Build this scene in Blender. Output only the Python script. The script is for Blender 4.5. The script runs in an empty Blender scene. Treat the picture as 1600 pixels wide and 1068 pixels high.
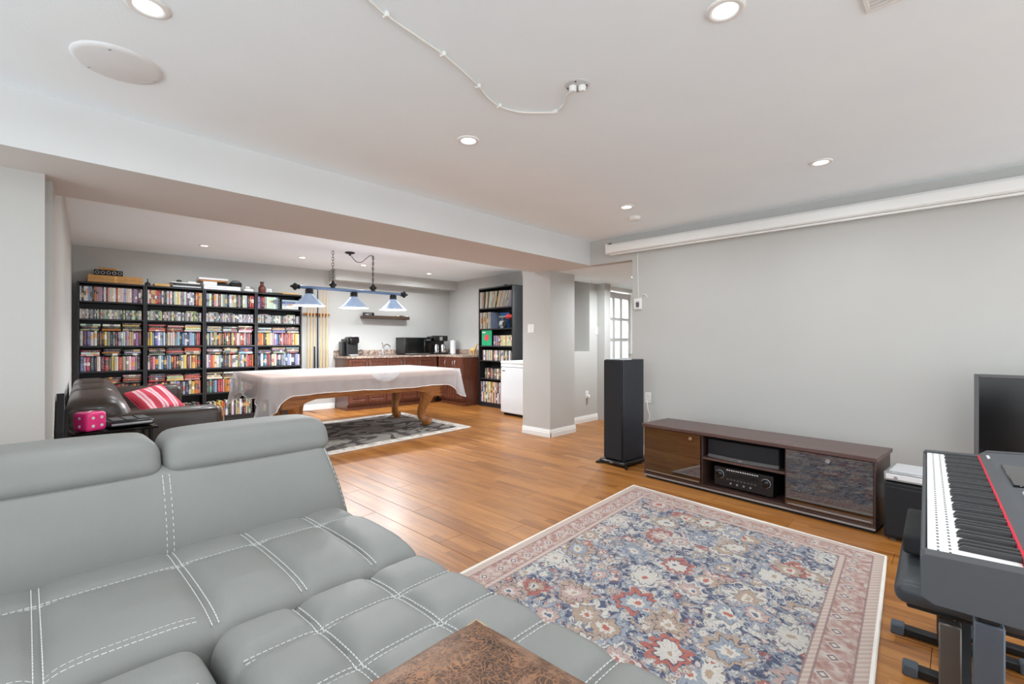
import bpy, bmesh, math, random
from mathutils import Vector, Matrix
random.seed(7)
S = bpy.context.scene
COL = S.collection
PI = math.pi
rad = math.radians

# ------------------------------------------------------------------ camera, world, exposure
YAW = math.atan(703 / 731.0)
cam = bpy.data.cameras.new('camera'); camo = bpy.data.objects.new('camera', cam); COL.objects.link(camo)
cam.sensor_width = 36.0; cam.sensor_fit = 'HORIZONTAL'; cam.lens = 731 / 1600 * 36
cam.clip_start = 0.02
camo.location = (0, 0, 1.22); camo.rotation_euler = (PI / 2, 0, YAW - PI / 2)
S.camera = camo
S.view_settings.view_transform = 'Standard'; S.view_settings.look = 'None'
S.view_settings.gamma = 1.0; S.view_settings.use_curve_mapping = False
S.view_settings.exposure = -0.06
W = bpy.data.worlds.new('World'); S.world = W; W.use_nodes = True
W.node_tree.nodes['Background'].inputs[0].default_value = (0.90, 0.965, 1.0, 1)
W.node_tree.nodes['Background'].inputs[1].default_value = 3.15
S.cycles.max_bounces = 14; S.cycles.diffuse_bounces = 9; S.cycles.glossy_bounces = 5
S.cycles.transparent_max_bounces = 12; S.cycles.transmission_bounces = 8
S.cycles.sample_clamp_indirect = 6.0
DOWNLIGHT_MAIN = 9.0
DOWNLIGHT_FAR = 19.0
PENDANT_BULB = 76.0
LAMP_COLOUR = (0.90, 0.965, 1.0)

# ------------------------------------------------------------------ node + material helpers
def lin(c):
    def f(v):
        v /= 255.0
        return v / 12.92 if v <= 0.04045 else ((v + 0.055) / 1.055) ** 2.4
    return (f(c[0]), f(c[1]), f(c[2]), 1.0)

class NT:
    def __init__(s, name):
        s.m = bpy.data.materials.new(name); s.m.use_nodes = True
        s.t = s.m.node_tree; s.b = s.t.nodes['Principled BSDF']; s.out = s.t.nodes['Material Output']
    def n(s, k, **kw):
        x = s.t.nodes.new(k)
        for a, b in kw.items(): setattr(x, a, b)
        return x
    def put(s, sock, v):
        if isinstance(v, bpy.types.NodeSocket): s.t.links.new(v, sock)
        elif v is not None: sock.default_value = v
    def math(s, op, a, b=None, c=None, clamp=False):
        x = s.n('ShaderNodeMath', operation=op, use_clamp=clamp)
        s.put(x.inputs[0], a)
        if b is not None: s.put(x.inputs[1], b)
        if c is not None: s.put(x.inputs[2], c)
        return x.outputs[0]
    def vmath(s, op, a, b=None):
        x = s.n('ShaderNodeVectorMath', operation=op); s.put(x.inputs[0], a)
        if b is not None: s.put(x.inputs[1], b)
        return x.outputs['Value'] if op in ('LENGTH', 'DOT_PRODUCT', 'DISTANCE') else x.outputs[0]
    def mix(s, f, a, b, bt='MIX'):
        x = s.n('ShaderNodeMix', data_type='RGBA', blend_type=bt)
        s.put(x.inputs[0], f); s.put(x.inputs[6], a); s.put(x.inputs[7], b)
        return x.outputs[2]
    def ramp(s, f, stops, interp='LINEAR'):
        x = s.n('ShaderNodeValToRGB'); r = x.color_ramp; r.interpolation = interp
        while len(r.elements) < len(stops): r.elements.new(0.5)
        for e, (p, c) in zip(r.elements, stops):
            e.position = p; e.color = c
        s.put(x.inputs[0], f); return x.outputs[0]
    def noise(s, v, scale=5, detail=3, rough=0.5, dist=0.0):
        x = s.n('ShaderNodeTexNoise'); s.put(x.inputs['Vector'], v)
        x.inputs['Scale'].default_value = scale; x.inputs['Detail'].default_value = detail
        x.inputs['Roughness'].default_value = rough; x.inputs['Distortion'].default_value = dist
        return x.outputs[0]
    def vor(s, v, scale=5, feature='F1', rnd=1.0):
        x = s.n('ShaderNodeTexVoronoi', feature=feature); s.put(x.inputs['Vector'], v)
        x.inputs['Scale'].default_value = scale; x.inputs['Randomness'].default_value = rnd
        return x
    def coord(s, which='Object'):
        return s.n('ShaderNodeTexCoord').outputs[which]
    def pos(s):
        return s.n('ShaderNodeNewGeometry').outputs['Position']
    def mapping(s, v, scale=(1, 1, 1), loc=(0, 0, 0), rot=(0, 0, 0)):
        x = s.n('ShaderNodeMapping'); s.put(x.inputs[0], v)
        x.inputs['Scale'].default_value = scale; x.inputs['Location'].default_value = loc; x.inputs['Rotation'].default_value = rot
        return x.outputs[0]
    def xyz(s, v):
        x = s.n('ShaderNodeSeparateXYZ'); s.put(x.inputs[0], v); return x.outputs
    def comb(s, a, b, c=0.0):
        x = s.n('ShaderNodeCombineXYZ'); s.put(x.inputs[0], a); s.put(x.inputs[1], b); s.put(x.inputs[2], c); return x.outputs[0]
    def bump(s, h, strength=0.2, dist=0.01):
        x = s.n('ShaderNodeBump'); x.inputs['Strength'].default_value = strength; x.inputs['Distance'].default_value = dist
        s.put(x.inputs['Height'], h); s.put(s.b.inputs['Normal'], x.outputs[0])
    def base(s, c): s.put(s.b.inputs['Base Color'], c)
    def set(s, rough=None, metal=None, spec=None, coat=None, coatr=None, sheen=None):
        if rough is not None: s.put(s.b.inputs['Roughness'], rough)
        if metal is not None: s.put(s.b.inputs['Metallic'], metal)
        if spec is not None: s.put(s.b.inputs['Specular IOR Level'], spec)
        if coat is not None: s.put(s.b.inputs['Coat Weight'], coat)
        if coatr is not None: s.put(s.b.inputs['Coat Roughness'], coatr)
        if sheen is not None: s.put(s.b.inputs['Sheen Weight'], sheen)
        return s

M = {}
def pm(name, c, rough=0.5, metal=0.0, spec=0.5, var=0.05, scale=8.0, bump=0.0, bscale=60.0, coat=0.0, sheen=0.0):
    """plain procedural paint / plastic / metal with a little tonal variation and fine relief"""
    t = NT(name); co = t.coord('Object')
    c = lin(c)
    nz = t.noise(co, scale, 3)
    lo = tuple(x * (1 - var) for x in c[:3]) + (1,); hi = tuple(min(1, x * (1 + var)) for x in c[:3]) + (1,)
    t.base(t.ramp(nz, [(0.3, lo), (0.7, hi)]))
    t.set(rough, metal, spec, coat if coat else None, 0.1 if coat else None, sheen if sheen else None)
    if bump: t.bump(t.noise(co, bscale, 2), bump, 0.004)
    M[name] = t.m; return t.m

pm('wall', (189, 188, 185), 0.85, var=0.012, scale=3, bump=0.06, bscale=220)
pm('ceiling', (240, 249, 255), 0.9, var=0.012, scale=3, bump=0.12, bscale=160)
pm('beam_paint', (213, 214, 214), 0.88, var=0.012, scale=3, bump=0.06, bscale=220)
pm('white_trim', (236, 236, 234), 0.4, var=0.01)
pm('white_plastic', (232, 232, 230), 0.35, var=0.01)
pm('offwhite_plastic', (222, 221, 216), 0.4, var=0.02)
pm('plate_grey', (196, 197, 198), 0.6, var=0.02)
pm('disc_white', (224, 226, 228), 0.7, var=0.01)
pm('dark_slot', (40, 40, 42), 0.7)
pm('black_plastic', (26, 26, 28), 0.35, var=0.08)
pm('black_gloss', (12, 12, 14), 0.12, var=0.05)
pm('black_matte', (22, 22, 24), 0.75, var=0.1)
pm('black_metal', (28, 28, 30), 0.45, metal=0.4)
pm('iron', (44, 44, 46), 0.5, metal=0.6)
pm('chrome', (215, 215, 216), 0.2, metal=1.0, var=0.02)
pm('silver', (178, 179, 182), 0.35, metal=0.7, var=0.03)
pm('blackbrown', (30, 29, 32), 0.5, var=0.12, scale=14, bump=0.03)
pm('shade_blue', (160, 182, 212), 0.35, var=0.04, coat=0.3)
pm('bar_blue', (104, 127, 160), 0.35, metal=0.3, var=0.05)
pm('shade_inside', (236, 240, 244), 0.5, var=0.01)
pm('cardboard', (186, 140, 84), 0.85, var=0.08, scale=20)
pm('gold_box', (206, 160, 90), 0.6, var=0.08)
pm('paper', (226, 220, 206), 0.9, var=0.05)
pm('white_box', (222, 222, 224), 0.5, var=0.03)
pm('bottle_brown', (92, 44, 32), 0.3, var=0.12)
pm('freezer', (214, 216, 219), 0.35, var=0.01, coat=0.2)
pm('pink_dice', (236, 52, 132), 0.35, var=0.03, coat=0.3)
pm('stitch', (204, 206, 204), 0.8, var=0.02)
pm('grey_leather', (124, 125, 122), 0.55, var=0.035, scale=5, bump=0.18, bscale=420)
pm('grey_fabric_dark', (60, 62, 63), 0.8)
pm('brown_leather', (54, 43, 37), 0.36, var=0.08, scale=6, bump=0.12, bscale=260, coat=0.15)
pm('speaker_grille', (20, 21, 26), 0.8, var=0.15, scale=120, bump=0.2, bscale=700)
pm('speaker_side', (44, 46, 54), 0.55, var=0.05)
pm('screen_black', (9, 9, 11), 0.18, var=0.03)
pm('frame_grey', (88, 88, 90), 0.5, var=0.03)
pm('piano_body', (64, 66, 70), 0.5, var=0.04, bump=0.05, bscale=500)
pm('piano_panel', (74, 77, 82), 0.55, var=0.04, bump=0.05, bscale=500)
pm('white_key', (238, 238, 236), 0.25, var=0.01)
pm('black_key', (44, 44, 46), 0.45, var=0.05)
pm('red_felt', (196, 40, 58), 0.9)
pm('vinyl', (52, 56, 61), 0.42, var=0.06, bump=0.08, bscale=300)
pm('stand_grey', (98, 92, 88), 0.4, metal=0.5, var=0.04)
pm('stand_blue', (84, 92, 102), 0.45, metal=0.3, var=0.04)
pm('rubber', (70, 76, 84), 0.7)
pm('tan_leather', (184, 150, 112), 0.6)
pm('green_print', (36, 150, 104), 0.4, var=0.1)
pm('red_print', (214, 66, 70), 0.4)
pm('blue_print', (60, 120, 190), 0.4, var=0.12)
pm('door_white', (226, 227, 228), 0.4, var=0.01)
pm('rug_binding', (226, 220, 212), 0.95, var=0.05, bump=0.2, bscale=300)
pm('giraffe', (206, 168, 110), 0.7, var=0.35, scale=30)

def wood(name, a, b, c, axis='X', rough=0.4, stretch=14.0, scale=3.0, coat=0.0):
    t = NT(name); co = t.coord('Object')
    sc = {'X': (1, stretch, stretch), 'Y': (stretch, 1, stretch), 'Z': (stretch, stretch, 1)}[axis]
    m = t.mapping(co, sc)
    n1 = t.noise(m, scale, 5, 0.6, 0.8); n2 = t.noise(m, scale * 5, 3, 0.5)
    f = t.math('ADD', t.math('MULTIPLY', n1, 0.75), t.math('MULTIPLY', n2, 0.25))
    t.base(t.ramp(f, [(0.32, lin(a)), (0.5, lin(b)), (0.68, lin(c))]))
    t.set(rough, 0, 0.5, coat or None, 0.15 if coat else None)
    t.bump(n2, 0.05, 0.003)
    M[name] = t.m; return t.m
wood('oak', (122, 68, 26), (172, 108, 50), (196, 132, 70), 'X', 0.4, coat=0.2)
wood('oak_leg', (124, 70, 30), (176, 112, 54), (198, 136, 76), 'Z', 0.4, coat=0.2)
wood('cherry', (66, 34, 23), (92, 50, 35), (112, 66, 48), 'Z', 0.35, coat=0.3)
wood('walnut', (50, 34, 30), (66, 46, 41), (82, 60, 54), 'X', 0.42, coat=0.1)
wood('walnut_top', (70, 50, 47), (86, 62, 58), (102, 77, 71), 'X', 0.38, coat=0.15)
wood('cue_maple', (186, 152, 104), (214, 184, 138), (228, 202, 160), 'Z', 0.35)
wood('rack_wood', (150, 92, 40), (186, 122, 60), (200, 140, 78), 'X', 0.45)
wood('dark_shelf', (46, 32, 24), (68, 50, 38), (96, 76, 58), 'X', 0.5)

def floor_mat(per_object):
    t = NT('laminate_plank' if per_object else 'laminate_base'); p = t.pos()
    x, y, z = t.xyz(p)
    strip = t.math('FLOOR', t.math('DIVIDE', x, 0.0645))
    wn = t.n('ShaderNodeTexWhiteNoise', noise_dimensions='2D')
    seg = t.math('FLOOR', t.math('DIVIDE', t.math('ADD', y, t.math('MULTIPLY', strip, 0.37)), 0.62))
    t.put(wn.inputs['Vector'], t.comb(strip, seg))
    off = t.math('MULTIPLY', wn.outputs[0], 7.0)
    v = t.comb(t.math('MULTIPLY', x, 26.0), t.math('ADD', t.math('MULTIPLY', y, 1.5), off), off)
    n1 = t.noise(v, 1.4, 5, 0.62, 0.6); n2 = t.noise(v, 7.0, 3, 0.6)
    f = t.math('ADD', t.math('MULTIPLY', n1, 0.62), t.math('MULTIPLY', n2, 0.2))
    f = t.math('ADD', f, t.math('MULTIPLY', wn.outputs[0], 0.2))
    if per_object:
        oi = t.n('ShaderNodeObjectInfo')
        f = t.math('ADD', f, t.math('MULTIPLY', t.math('SUBTRACT', oi.outputs['Random'], 0.5), 0.07))
    col = t.ramp(f, [(0.26, lin((110, 66, 25))), (0.48, lin((154, 97, 42))), (0.72, lin((184, 126, 64)))])
    edge = t.math('ABSOLUTE', t.math('SUBTRACT', t.math('FRACT', t.math('DIVIDE', x, 0.0645)), 0.5))
    col = t.mix(t.math('MULTIPLY', t.math('GREATER_THAN', edge, 0.482), 0.3), col, lin((98, 58, 26)))
    t.base(col); t.set(t.math('ADD', t.math('MULTIPLY', n1, 0.14), 0.3), 0, 0.5, 0.08, 0.3)
    t.bump(n2, 0.04, 0.002)
    return t.m
M['plank'] = floor_mat(True); M['floor_base'] = floor_mat(False)

def persian_mat(Wd, L):
    t = NT('persian_rug'); uv = t.coord('UV')
    u0, v0, _ = t.xyz(uv)
    e = t.math('MINIMUM', t.math('MINIMUM', u0, t.math('SUBTRACT', Wd, u0)), t.math('MINIMUM', v0, t.math('SUBTRACT', L, v0)))
    wob = t.n('ShaderNodeTexNoise'); wob.inputs['Scale'].default_value = 22; wob.inputs['Detail'].default_value = 2; t.put(wob.inputs['Vector'], uv)
    co = t.vmath('ADD', uv, t.vmath('MULTIPLY', t.vmath('SUBTRACT', wob.outputs[1], (0.5, 0.5, 0.5)), (0.045, 0.045, 0)))
    wo2 = t.n('ShaderNodeTexNoise'); wo2.inputs['Scale'].default_value = 7; wo2.inputs['Detail'].default_value = 2; t.put(wo2.inputs['Vector'], uv)
    co = t.vmath('ADD', co, t.vmath('MULTIPLY', t.vmath('SUBTRACT', wo2.outputs[1], (0.5, 0.5, 0.5)), (0.09, 0.09, 0)))
    navy, slate, pale = lin((48, 54, 80)), lin((88, 96, 118)), lin((150, 156, 166))
    cream, tan, coral, rose, lblue = lin((206, 200, 190)), lin((176, 152, 130)), lin((176, 96, 78)), lin((190, 160, 150)), lin((150, 156, 164))
    wear = t.noise(t.mapping(uv, (2.2, 9, 1)), 6, 5, 0.75)
    field = t.ramp(wear, [(0.34, navy), (0.6, slate), (0.8, pale)])
    # vines
    vd = t.vor(co, 13, 'DISTANCE_TO_EDGE', 0.9)
    vine = t.math('LESS_THAN', vd.outputs['Distance'], 0.055)
    field = t.mix(t.math('MULTIPLY', vine, 0.55), field, lblue)
    nv = t.noise(co, 12, 1, 0.5, 1.2)
    curl = t.math('LESS_THAN', t.math('ABSOLUTE', t.math('SUBTRACT', nv, 0.5)), 0.018)
    field = t.mix(t.math('MULTIPLY', curl, 0.7), field, cream)
    def flowers(col, scale, rnd, R, npet, depth, thr, pal, rings):
        vo = t.vor(co, scale, 'F1', rnd)
        d = t.vmath('SUBTRACT', co, vo.outputs['Position'])
        dx, dy, _ = t.xyz(d)
        r = t.vmath('LENGTH', t.comb(dx, dy))
        cr, cg, cb = t.xyz(vo.outputs['Color'])
        ang = t.math('ADD', t.math('ARCTAN2', dy, dx), t.math('MULTIPLY', cg, 6.0))
        petal = t.math('ADD', 1.0, t.math('MULTIPLY', t.math('COSINE', t.math('MULTIPLY', ang, float(npet))), depth))
        Rc = t.math('MULTIPLY', R, t.math('ADD', 0.72, t.math('MULTIPLY', cb, 0.45)))
        q = t.math('DIVIDE', r, t.math('MULTIPLY', Rc, petal))
        body = t.ramp(cr, pal, 'CONSTANT')
        inner = t.ramp(cg, rings, 'CONSTANT')
        c = t.mix(t.math('LESS_THAN', q, 0.66), body, inner)
        fine = t.math('LESS_THAN', t.math('ABSOLUTE', t.math('SUBTRACT', q, 0.7)), 0.045)
        c = t.mix(t.math('MULTIPLY', fine, 0.7), c, navy)
        spoke = t.math('GREATER_THAN', t.math('COSINE', t.math('MULTIPLY', ang, float(npet) * 2)), 0.82)
        c = t.mix(t.math('MULTIPLY', t.math('MULTIPLY', spoke, t.math('GREATER_THAN', q, 0.35)), 0.4), c, slate)
        c = t.mix(t.math('LESS_THAN', q, 0.34), c, cream)
        c = t.mix(t.math('LESS_THAN', q, 0.17), c, t.ramp(cb, [(0, slate), (0.4, tan), (0.75, coral)], 'CONSTANT'))
        on = t.math('MULTIPLY', t.math('LESS_THAN', q, 1.0), t.math('LESS_THAN', t.math('FRACT', t.math('MULTIPLY', cb, 7.3)), thr))
        rim = t.math('MULTIPLY', t.math('MULTIPLY', t.math('GREATER_THAN', q, 1.0), t.math('LESS_THAN', q, 1.12)), on)
        return t.mix(t.math('MULTIPLY', on, 0.92), col, c)
    P1 = [(0.0, lblue), (0.34, cream), (0.66, rose), (0.82, tan), (0.94, coral)]; P2 = [(0.0, lblue), (0.35, cream), (0.7, tan), (0.92, coral)]
    field = flowers(field, 26, 0.95, 0.0165, 5, 0.25, 0.72, P1, P2)
    field = flowers(field, 12.5, 0.85, 0.033, 6, 0.22, 0.6, P1, P2)
    field = flowers(field, 4.3, 0.62, 0.094, 9, 0.16, 0.86, [(0.0, cream), (0.42, tan), (0.64, lblue), (0.82, rose), (0.93, coral)], [(0.0, rose), (0.3, cream), (0.62, lblue), (0.82, tan)])
    # border
    vb = t.vor(t.mapping(uv, (1, 1, 1)), 9.0, 'F1', 0.25)
    db = t.vmath('SUBTRACT', uv, vb.outputs['Position']); bx_, by_, _ = t.xyz(db)
    man = t.math('ADD', t.math('ABSOLUTE', bx_), t.math('ABSOLUTE', by_))
    bcol = t.ramp(t.noise(co, 26, 3, 0.6), [(0.36, lin((160, 118, 108))), (0.5, lin((182, 152, 142))), (0.62, lin((198, 184, 174)))])
    bcol = t.mix(t.math('MULTIPLY', t.math('LESS_THAN', man, 0.034), 0.6), bcol, cream)
    bcol = t.mix(t.math('LESS_THAN', man, 0.022), bcol, lin((132, 108, 112)))
    bcol = t.mix(t.math('LESS_THAN', man, 0.012), bcol, cream)
    guard = t.mix(t.math('GREATER_THAN', t.math('SINE', t.math('MULTIPLY', t.math('ADD', u0, v0), 190.0)), 0.1), lin((192, 168, 156)), lin((204, 188, 176)))
    c = t.mix(t.math('GREATER_THAN', e, 0.205), guard, field)
    mid = t.math('MULTIPLY', t.math('GREATER_THAN', e, 0.055), t.math('LESS_THAN', e, 0.172))
    c = t.mix(mid, c, bcol)
    line = t.math('LESS_THAN', t.math('ABSOLUTE', t.math('SUBTRACT', e, 0.173)), 0.004)
    line2 = t.math('LESS_THAN', t.math('ABSOLUTE', t.math('SUBTRACT', e, 0.204)), 0.004)
    line3 = t.math('LESS_THAN', t.math('ABSOLUTE', t.math('SUBTRACT', e, 0.054)), 0.004)
    c = t.mix(t.math('MULTIPLY', t.math('MAXIMUM', line, t.math('MAXIMUM', line2, line3)), 0.7), c, lin((134, 104, 104)))
    c = t.mix(t.math('MULTIPLY', t.math('SUBTRACT', t.noise(t.mapping(uv, (14, 50, 1)), 4, 4, 0.7), 0.42, clamp=True), 0.7), c, lin((168, 164, 166)))
    c = t.mix(1.0, c, (0.84, 0.84, 0.85, 1), 'MULTIPLY')
    t.base(c); t.set(0.95, 0, 0.1, sheen=0.1)
    t.bump(t.noise(uv, 420, 2), 0.25, 0.003)
    return t.m

def pool_rug_mat(Wd, L):
    t = NT('scroll_rug'); uv = t.coord('UV'); u0, v0, _ = t.xyz(uv)
    e = t.math('MINIMUM', t.math('MINIMUM', u0, t.math('SUBTRACT', Wd, u0)), t.math('MINIMUM', v0, t.math('SUBTRACT', L, v0)))
    n1 = t.noise(uv, 1.7, 0.5, 0.4, 2.2)
    sc = t.math('MULTIPLY', t.math('GREATER_THAN', n1, 0.46), t.math('LESS_THAN', n1, 0.585))
    base = t.ramp(t.noise(uv, 5, 2), [(0.3, lin((124, 119, 113))), (0.7, lin((150, 144, 137)))])
    c = t.mix(sc, base, lin((62, 55, 52)))
    n2 = t.noise(t.mapping(uv, loc=(3, 7, 0)), 3.6, 1, 0.4, 1.2)
    c = t.mix(t.math('MULTIPLY', t.math('GREATER_THAN', n2, 0.66), 0.8), c, lin((76, 68, 63)))
    brd = t.ramp(t.noise(uv, 9, 2, 0.6, 1.0), [(0.42, lin((222, 216, 208))), (0.62, lin((176, 168, 160)))])
    c = t.mix(t.math('LESS_THAN', e, 0.14), c, brd)
    t.base(c); t.set(0.95, 0, 0.1, sheen=0.1); t.bump(t.noise(uv, 300, 2), 0.3, 0.004)
    return t.m

def distressed_leather():
    t = NT('distressed_leather'); co = t.coord('Object')
    n1 = t.noise(co, 9, 5, 0.65, 0.8); vo = t.vor(t.vmath('ADD', co, t.vmath('MULTIPLY', t.comb(t.noise(co, 30, 2), t.noise(co, 27, 2), 0.0), (0.05, 0.05, 0.05))), 90, 'DISTANCE_TO_EDGE')
    c = t.ramp(n1, [(0.34, lin((40, 26, 18))), (0.5, lin((82, 55, 40))), (0.66, lin((120, 94, 78)))])
    crack = t.math('LESS_THAN', vo.outputs['Distance'], 0.09)
    c = t.mix(t.math('MULTIPLY', crack, t.math('MULTIPLY', t.noise(co, 14, 3), 1.1)), c, lin((160, 112, 76)))
    t.base(c); t.set(0.5, 0, 0.4); t.bump(vo.outputs['Distance'], 0.3, 0.004)
    M['distressed'] = t.m
distressed_leather()

def stripe_pillow():
    t = NT('striped_cotton'); uv = t.coord('UV'); u0, v0, _ = t.xyz(uv)
    w = t.math('ADD', u0, t.math('MULTIPLY', t.noise(uv, 4, 1), 0.05))
    f = t.math('FRACT', t.math('MULTIPLY', w, 3.4))
    c = t.mix(t.math('GREATER_THAN', f, 0.5), lin((196, 58, 78)), lin((232, 190, 196)))
    c = t.mix(t.math('LESS_THAN', t.math('ABSOLUTE', t.math('SUBTRACT', f, 0.75)), 0.05), c, lin((214, 110, 126)))
    t.base(c); t.set(0.85); t.bump(t.noise(uv, 200, 2), 0.1, 0.002); M['stripe'] = t.m
stripe_pillow()

def granite():
    t = NT('granite'); co = t.coord('Object')
    c = t.ramp(t.noise(co, 28, 6, 0.7), [(0.34, lin((92, 72, 64))), (0.5, lin((158, 136, 122))), (0.64, lin((196, 182, 170)))])
    t.base(c); t.set(0.25, 0, 0.5); M['granite'] = t.m
granite()

def cover_mat():
    t = NT('clear_vinyl_cover'); nt = t.t
    t.base(lin((238, 241, 245))); t.set(0.3, 0, 0.5)
    n = t.noise(t.coord('Object'), 6, 3); t.bump(n, 0.25, 0.02)
    tr = t.n('ShaderNodeBsdfTransparent'); tr.inputs[0].default_value = (0.95, 0.96, 0.97, 1)
    tl = t.n('ShaderNodeBsdfTranslucent'); tl.inputs[0].default_value = lin((228, 231, 236))
    m1 = t.n('ShaderNodeMixShader'); m1.inputs[0].default_value = 0.25
    nt.links.new(t.b.outputs[0], m1.inputs[1]); nt.links.new(tl.outputs[0], m1.inputs[2])
    m2 = t.n('ShaderNodeMixShader'); m2.inputs[0].default_value = 0.48
    nt.links.new(m1.outputs[0], m2.inputs[1]); nt.links.new(tr.outputs[0], m2.inputs[2])
    nt.links.new(m2.outputs[0], t.out.inputs[0]); M['cover'] = t.m
cover_mat()

def tinted_glass():
    t = NT('smoked_glass'); nt = t.t
    t.base(lin((20, 12, 8))); t.set(0.03, 0, 0.9)
    gl = t.n('ShaderNodeBsdfGlossy'); gl.inputs['Roughness'].default_value = 0.02; gl.inputs[0].default_value = (0.9, 0.9, 0.92, 1)
    tr = t.n('ShaderNodeBsdfTransparent'); tr.inputs[0].default_value = lin((150, 112, 84))
    lw = t.n('ShaderNodeFresnel'); lw.inputs[0].default_value = 1.9
    f = t.math('ADD', t.math('MULTIPLY', lw.outputs[0], 1.0), 0.12, clamp=True)
    m2 = t.n('ShaderNodeMixShader'); t.put(m2.inputs[0], f)
    nt.links.new(tr.outputs[0], m2.inputs[1]); nt.links.new(gl.outputs[0], m2.inputs[2])
    nt.links.new(m2.outputs[0], t.out.inputs[0]); M['glass_brown'] = t.m
tinted_glass()

def frosted():
    t = NT('frosted_pane'); nt = t.t
    t.base(lin((226, 228, 224))); t.set(0.25, 0, 0.5)
    t.bump(t.noise(t.mapping(t.coord('Object'), (30, 30, 12)), 4, 3), 0.5, 0.01)
    tl = t.n('ShaderNodeBsdfTranslucent'); tl.inputs[0].default_value = (0.9, 0.92, 0.9, 1)
    m1 = t.n('ShaderNodeMixShader'); m1.inputs[0].default_value = 0.7
    nt.links.new(t.b.outputs[0], m1.inputs[1]); nt.links.new(tl.outputs[0], m1.inputs[2])
    nt.links.new(m1.outputs[0], t.out.inputs[0]); M['frosted'] = t.m
frosted()

def emit(name, c, s):
    t = NT(name); t.base((0, 0, 0, 1)); t.b.inputs['Emission Color'].default_value = c; t.b.inputs['Emission Strength'].default_value = s
    M[name] = t.m
emit('lens', (1, 1, 1, 1), 6.0)
emit('bulb', (1, 0.97, 0.92, 1), 2.2)

def spine_mat(name, joined, gloss, kind):
    """cover colour from the object (or the colour attribute when joined); title band and lettering printed on the spine"""
    t = NT(name); uv = t.coord('UV'); u0, v0, _ = t.xyz(uv)
    if joined:
        a = t.n('ShaderNodeAttribute', attribute_name='Col'); col = a.outputs['Color']; rnd = a.outputs['Alpha']
    else:
        oi = t.n('ShaderNodeObjectInfo'); col = oi.outputs['Color']; rnd = oi.outputs['Random']
    wn = t.n('ShaderNodeTexWhiteNoise', noise_dimensions='1D'); t.put(wn.inputs['W'], t.math('MULTIPLY', rnd, 91.7)); r2 = wn.outputs[0]
    rr, rg, rb = t.xyz(wn.outputs[1])
    pal = t.ramp(rg, [(0, lin((232, 228, 220))), (0.32, lin((30, 28, 34))), (0.55, lin((206, 178, 120))), (0.7, lin((70, 84, 130))), (0.82, lin((150, 40, 40))), (0.92, lin((220, 150, 60)))], 'CONSTANT')
    b0 = t.math('MULTIPLY', rr, 0.6); bw = t.math('ADD', 0.12, t.math('MULTIPLY', rb, 0.3))
    band = t.math('MULTIPLY', t.math('GREATER_THAN', v0, b0), t.math('LESS_THAN', v0, t.math('ADD', b0, bw)))
    band = t.math('MULTIPLY', band, t.math('GREATER_THAN', r2, 0.42 if kind == 'book' else 0.35))
    c = t.mix(t.math('MULTIPLY', band, 0.85), col, pal)
    # lettering: broken marks in the middle of the spine
    ln = t.noise(t.comb(t.math('MULTIPLY', u0, 3.0), t.math('ADD', t.math('MULTIPLY', v0, 26.0), t.math('MULTIPLY', rnd, 50.0))), 1.0, 2)
    tx = t.math('MULTIPLY', t.math('GREATER_THAN', ln, 0.56), t.math('LESS_THAN', t.math('ABSOLUTE', t.math('SUBTRACT', u0, 0.5)), 0.28))
    tx = t.math('MULTIPLY', tx, t.math('MULTIPLY', t.math('GREATER_THAN', v0, 0.1), t.math('LESS_THAN', v0, 0.9)))
    lum = t.vmath('DOT_PRODUCT', c, (0.3, 0.6, 0.1))
    ink = t.mix(t.math('GREATER_THAN', lum, 0.22), lin((230, 226, 214)), lin((40, 36, 40)))
    c = t.mix(t.math('MULTIPLY', tx, 0.65), c, ink)
    t.base(c); t.set(gloss, 0, 0.5); M[name] = t.m
spine_mat('book_cover', False, 0.5, 'book'); spine_mat('book_cover_joined', True, 0.5, 'book')
spine_mat('disc_case', False, 0.22, 'case'); spine_mat('disc_case_joined', True, 0.22, 'case')

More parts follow.
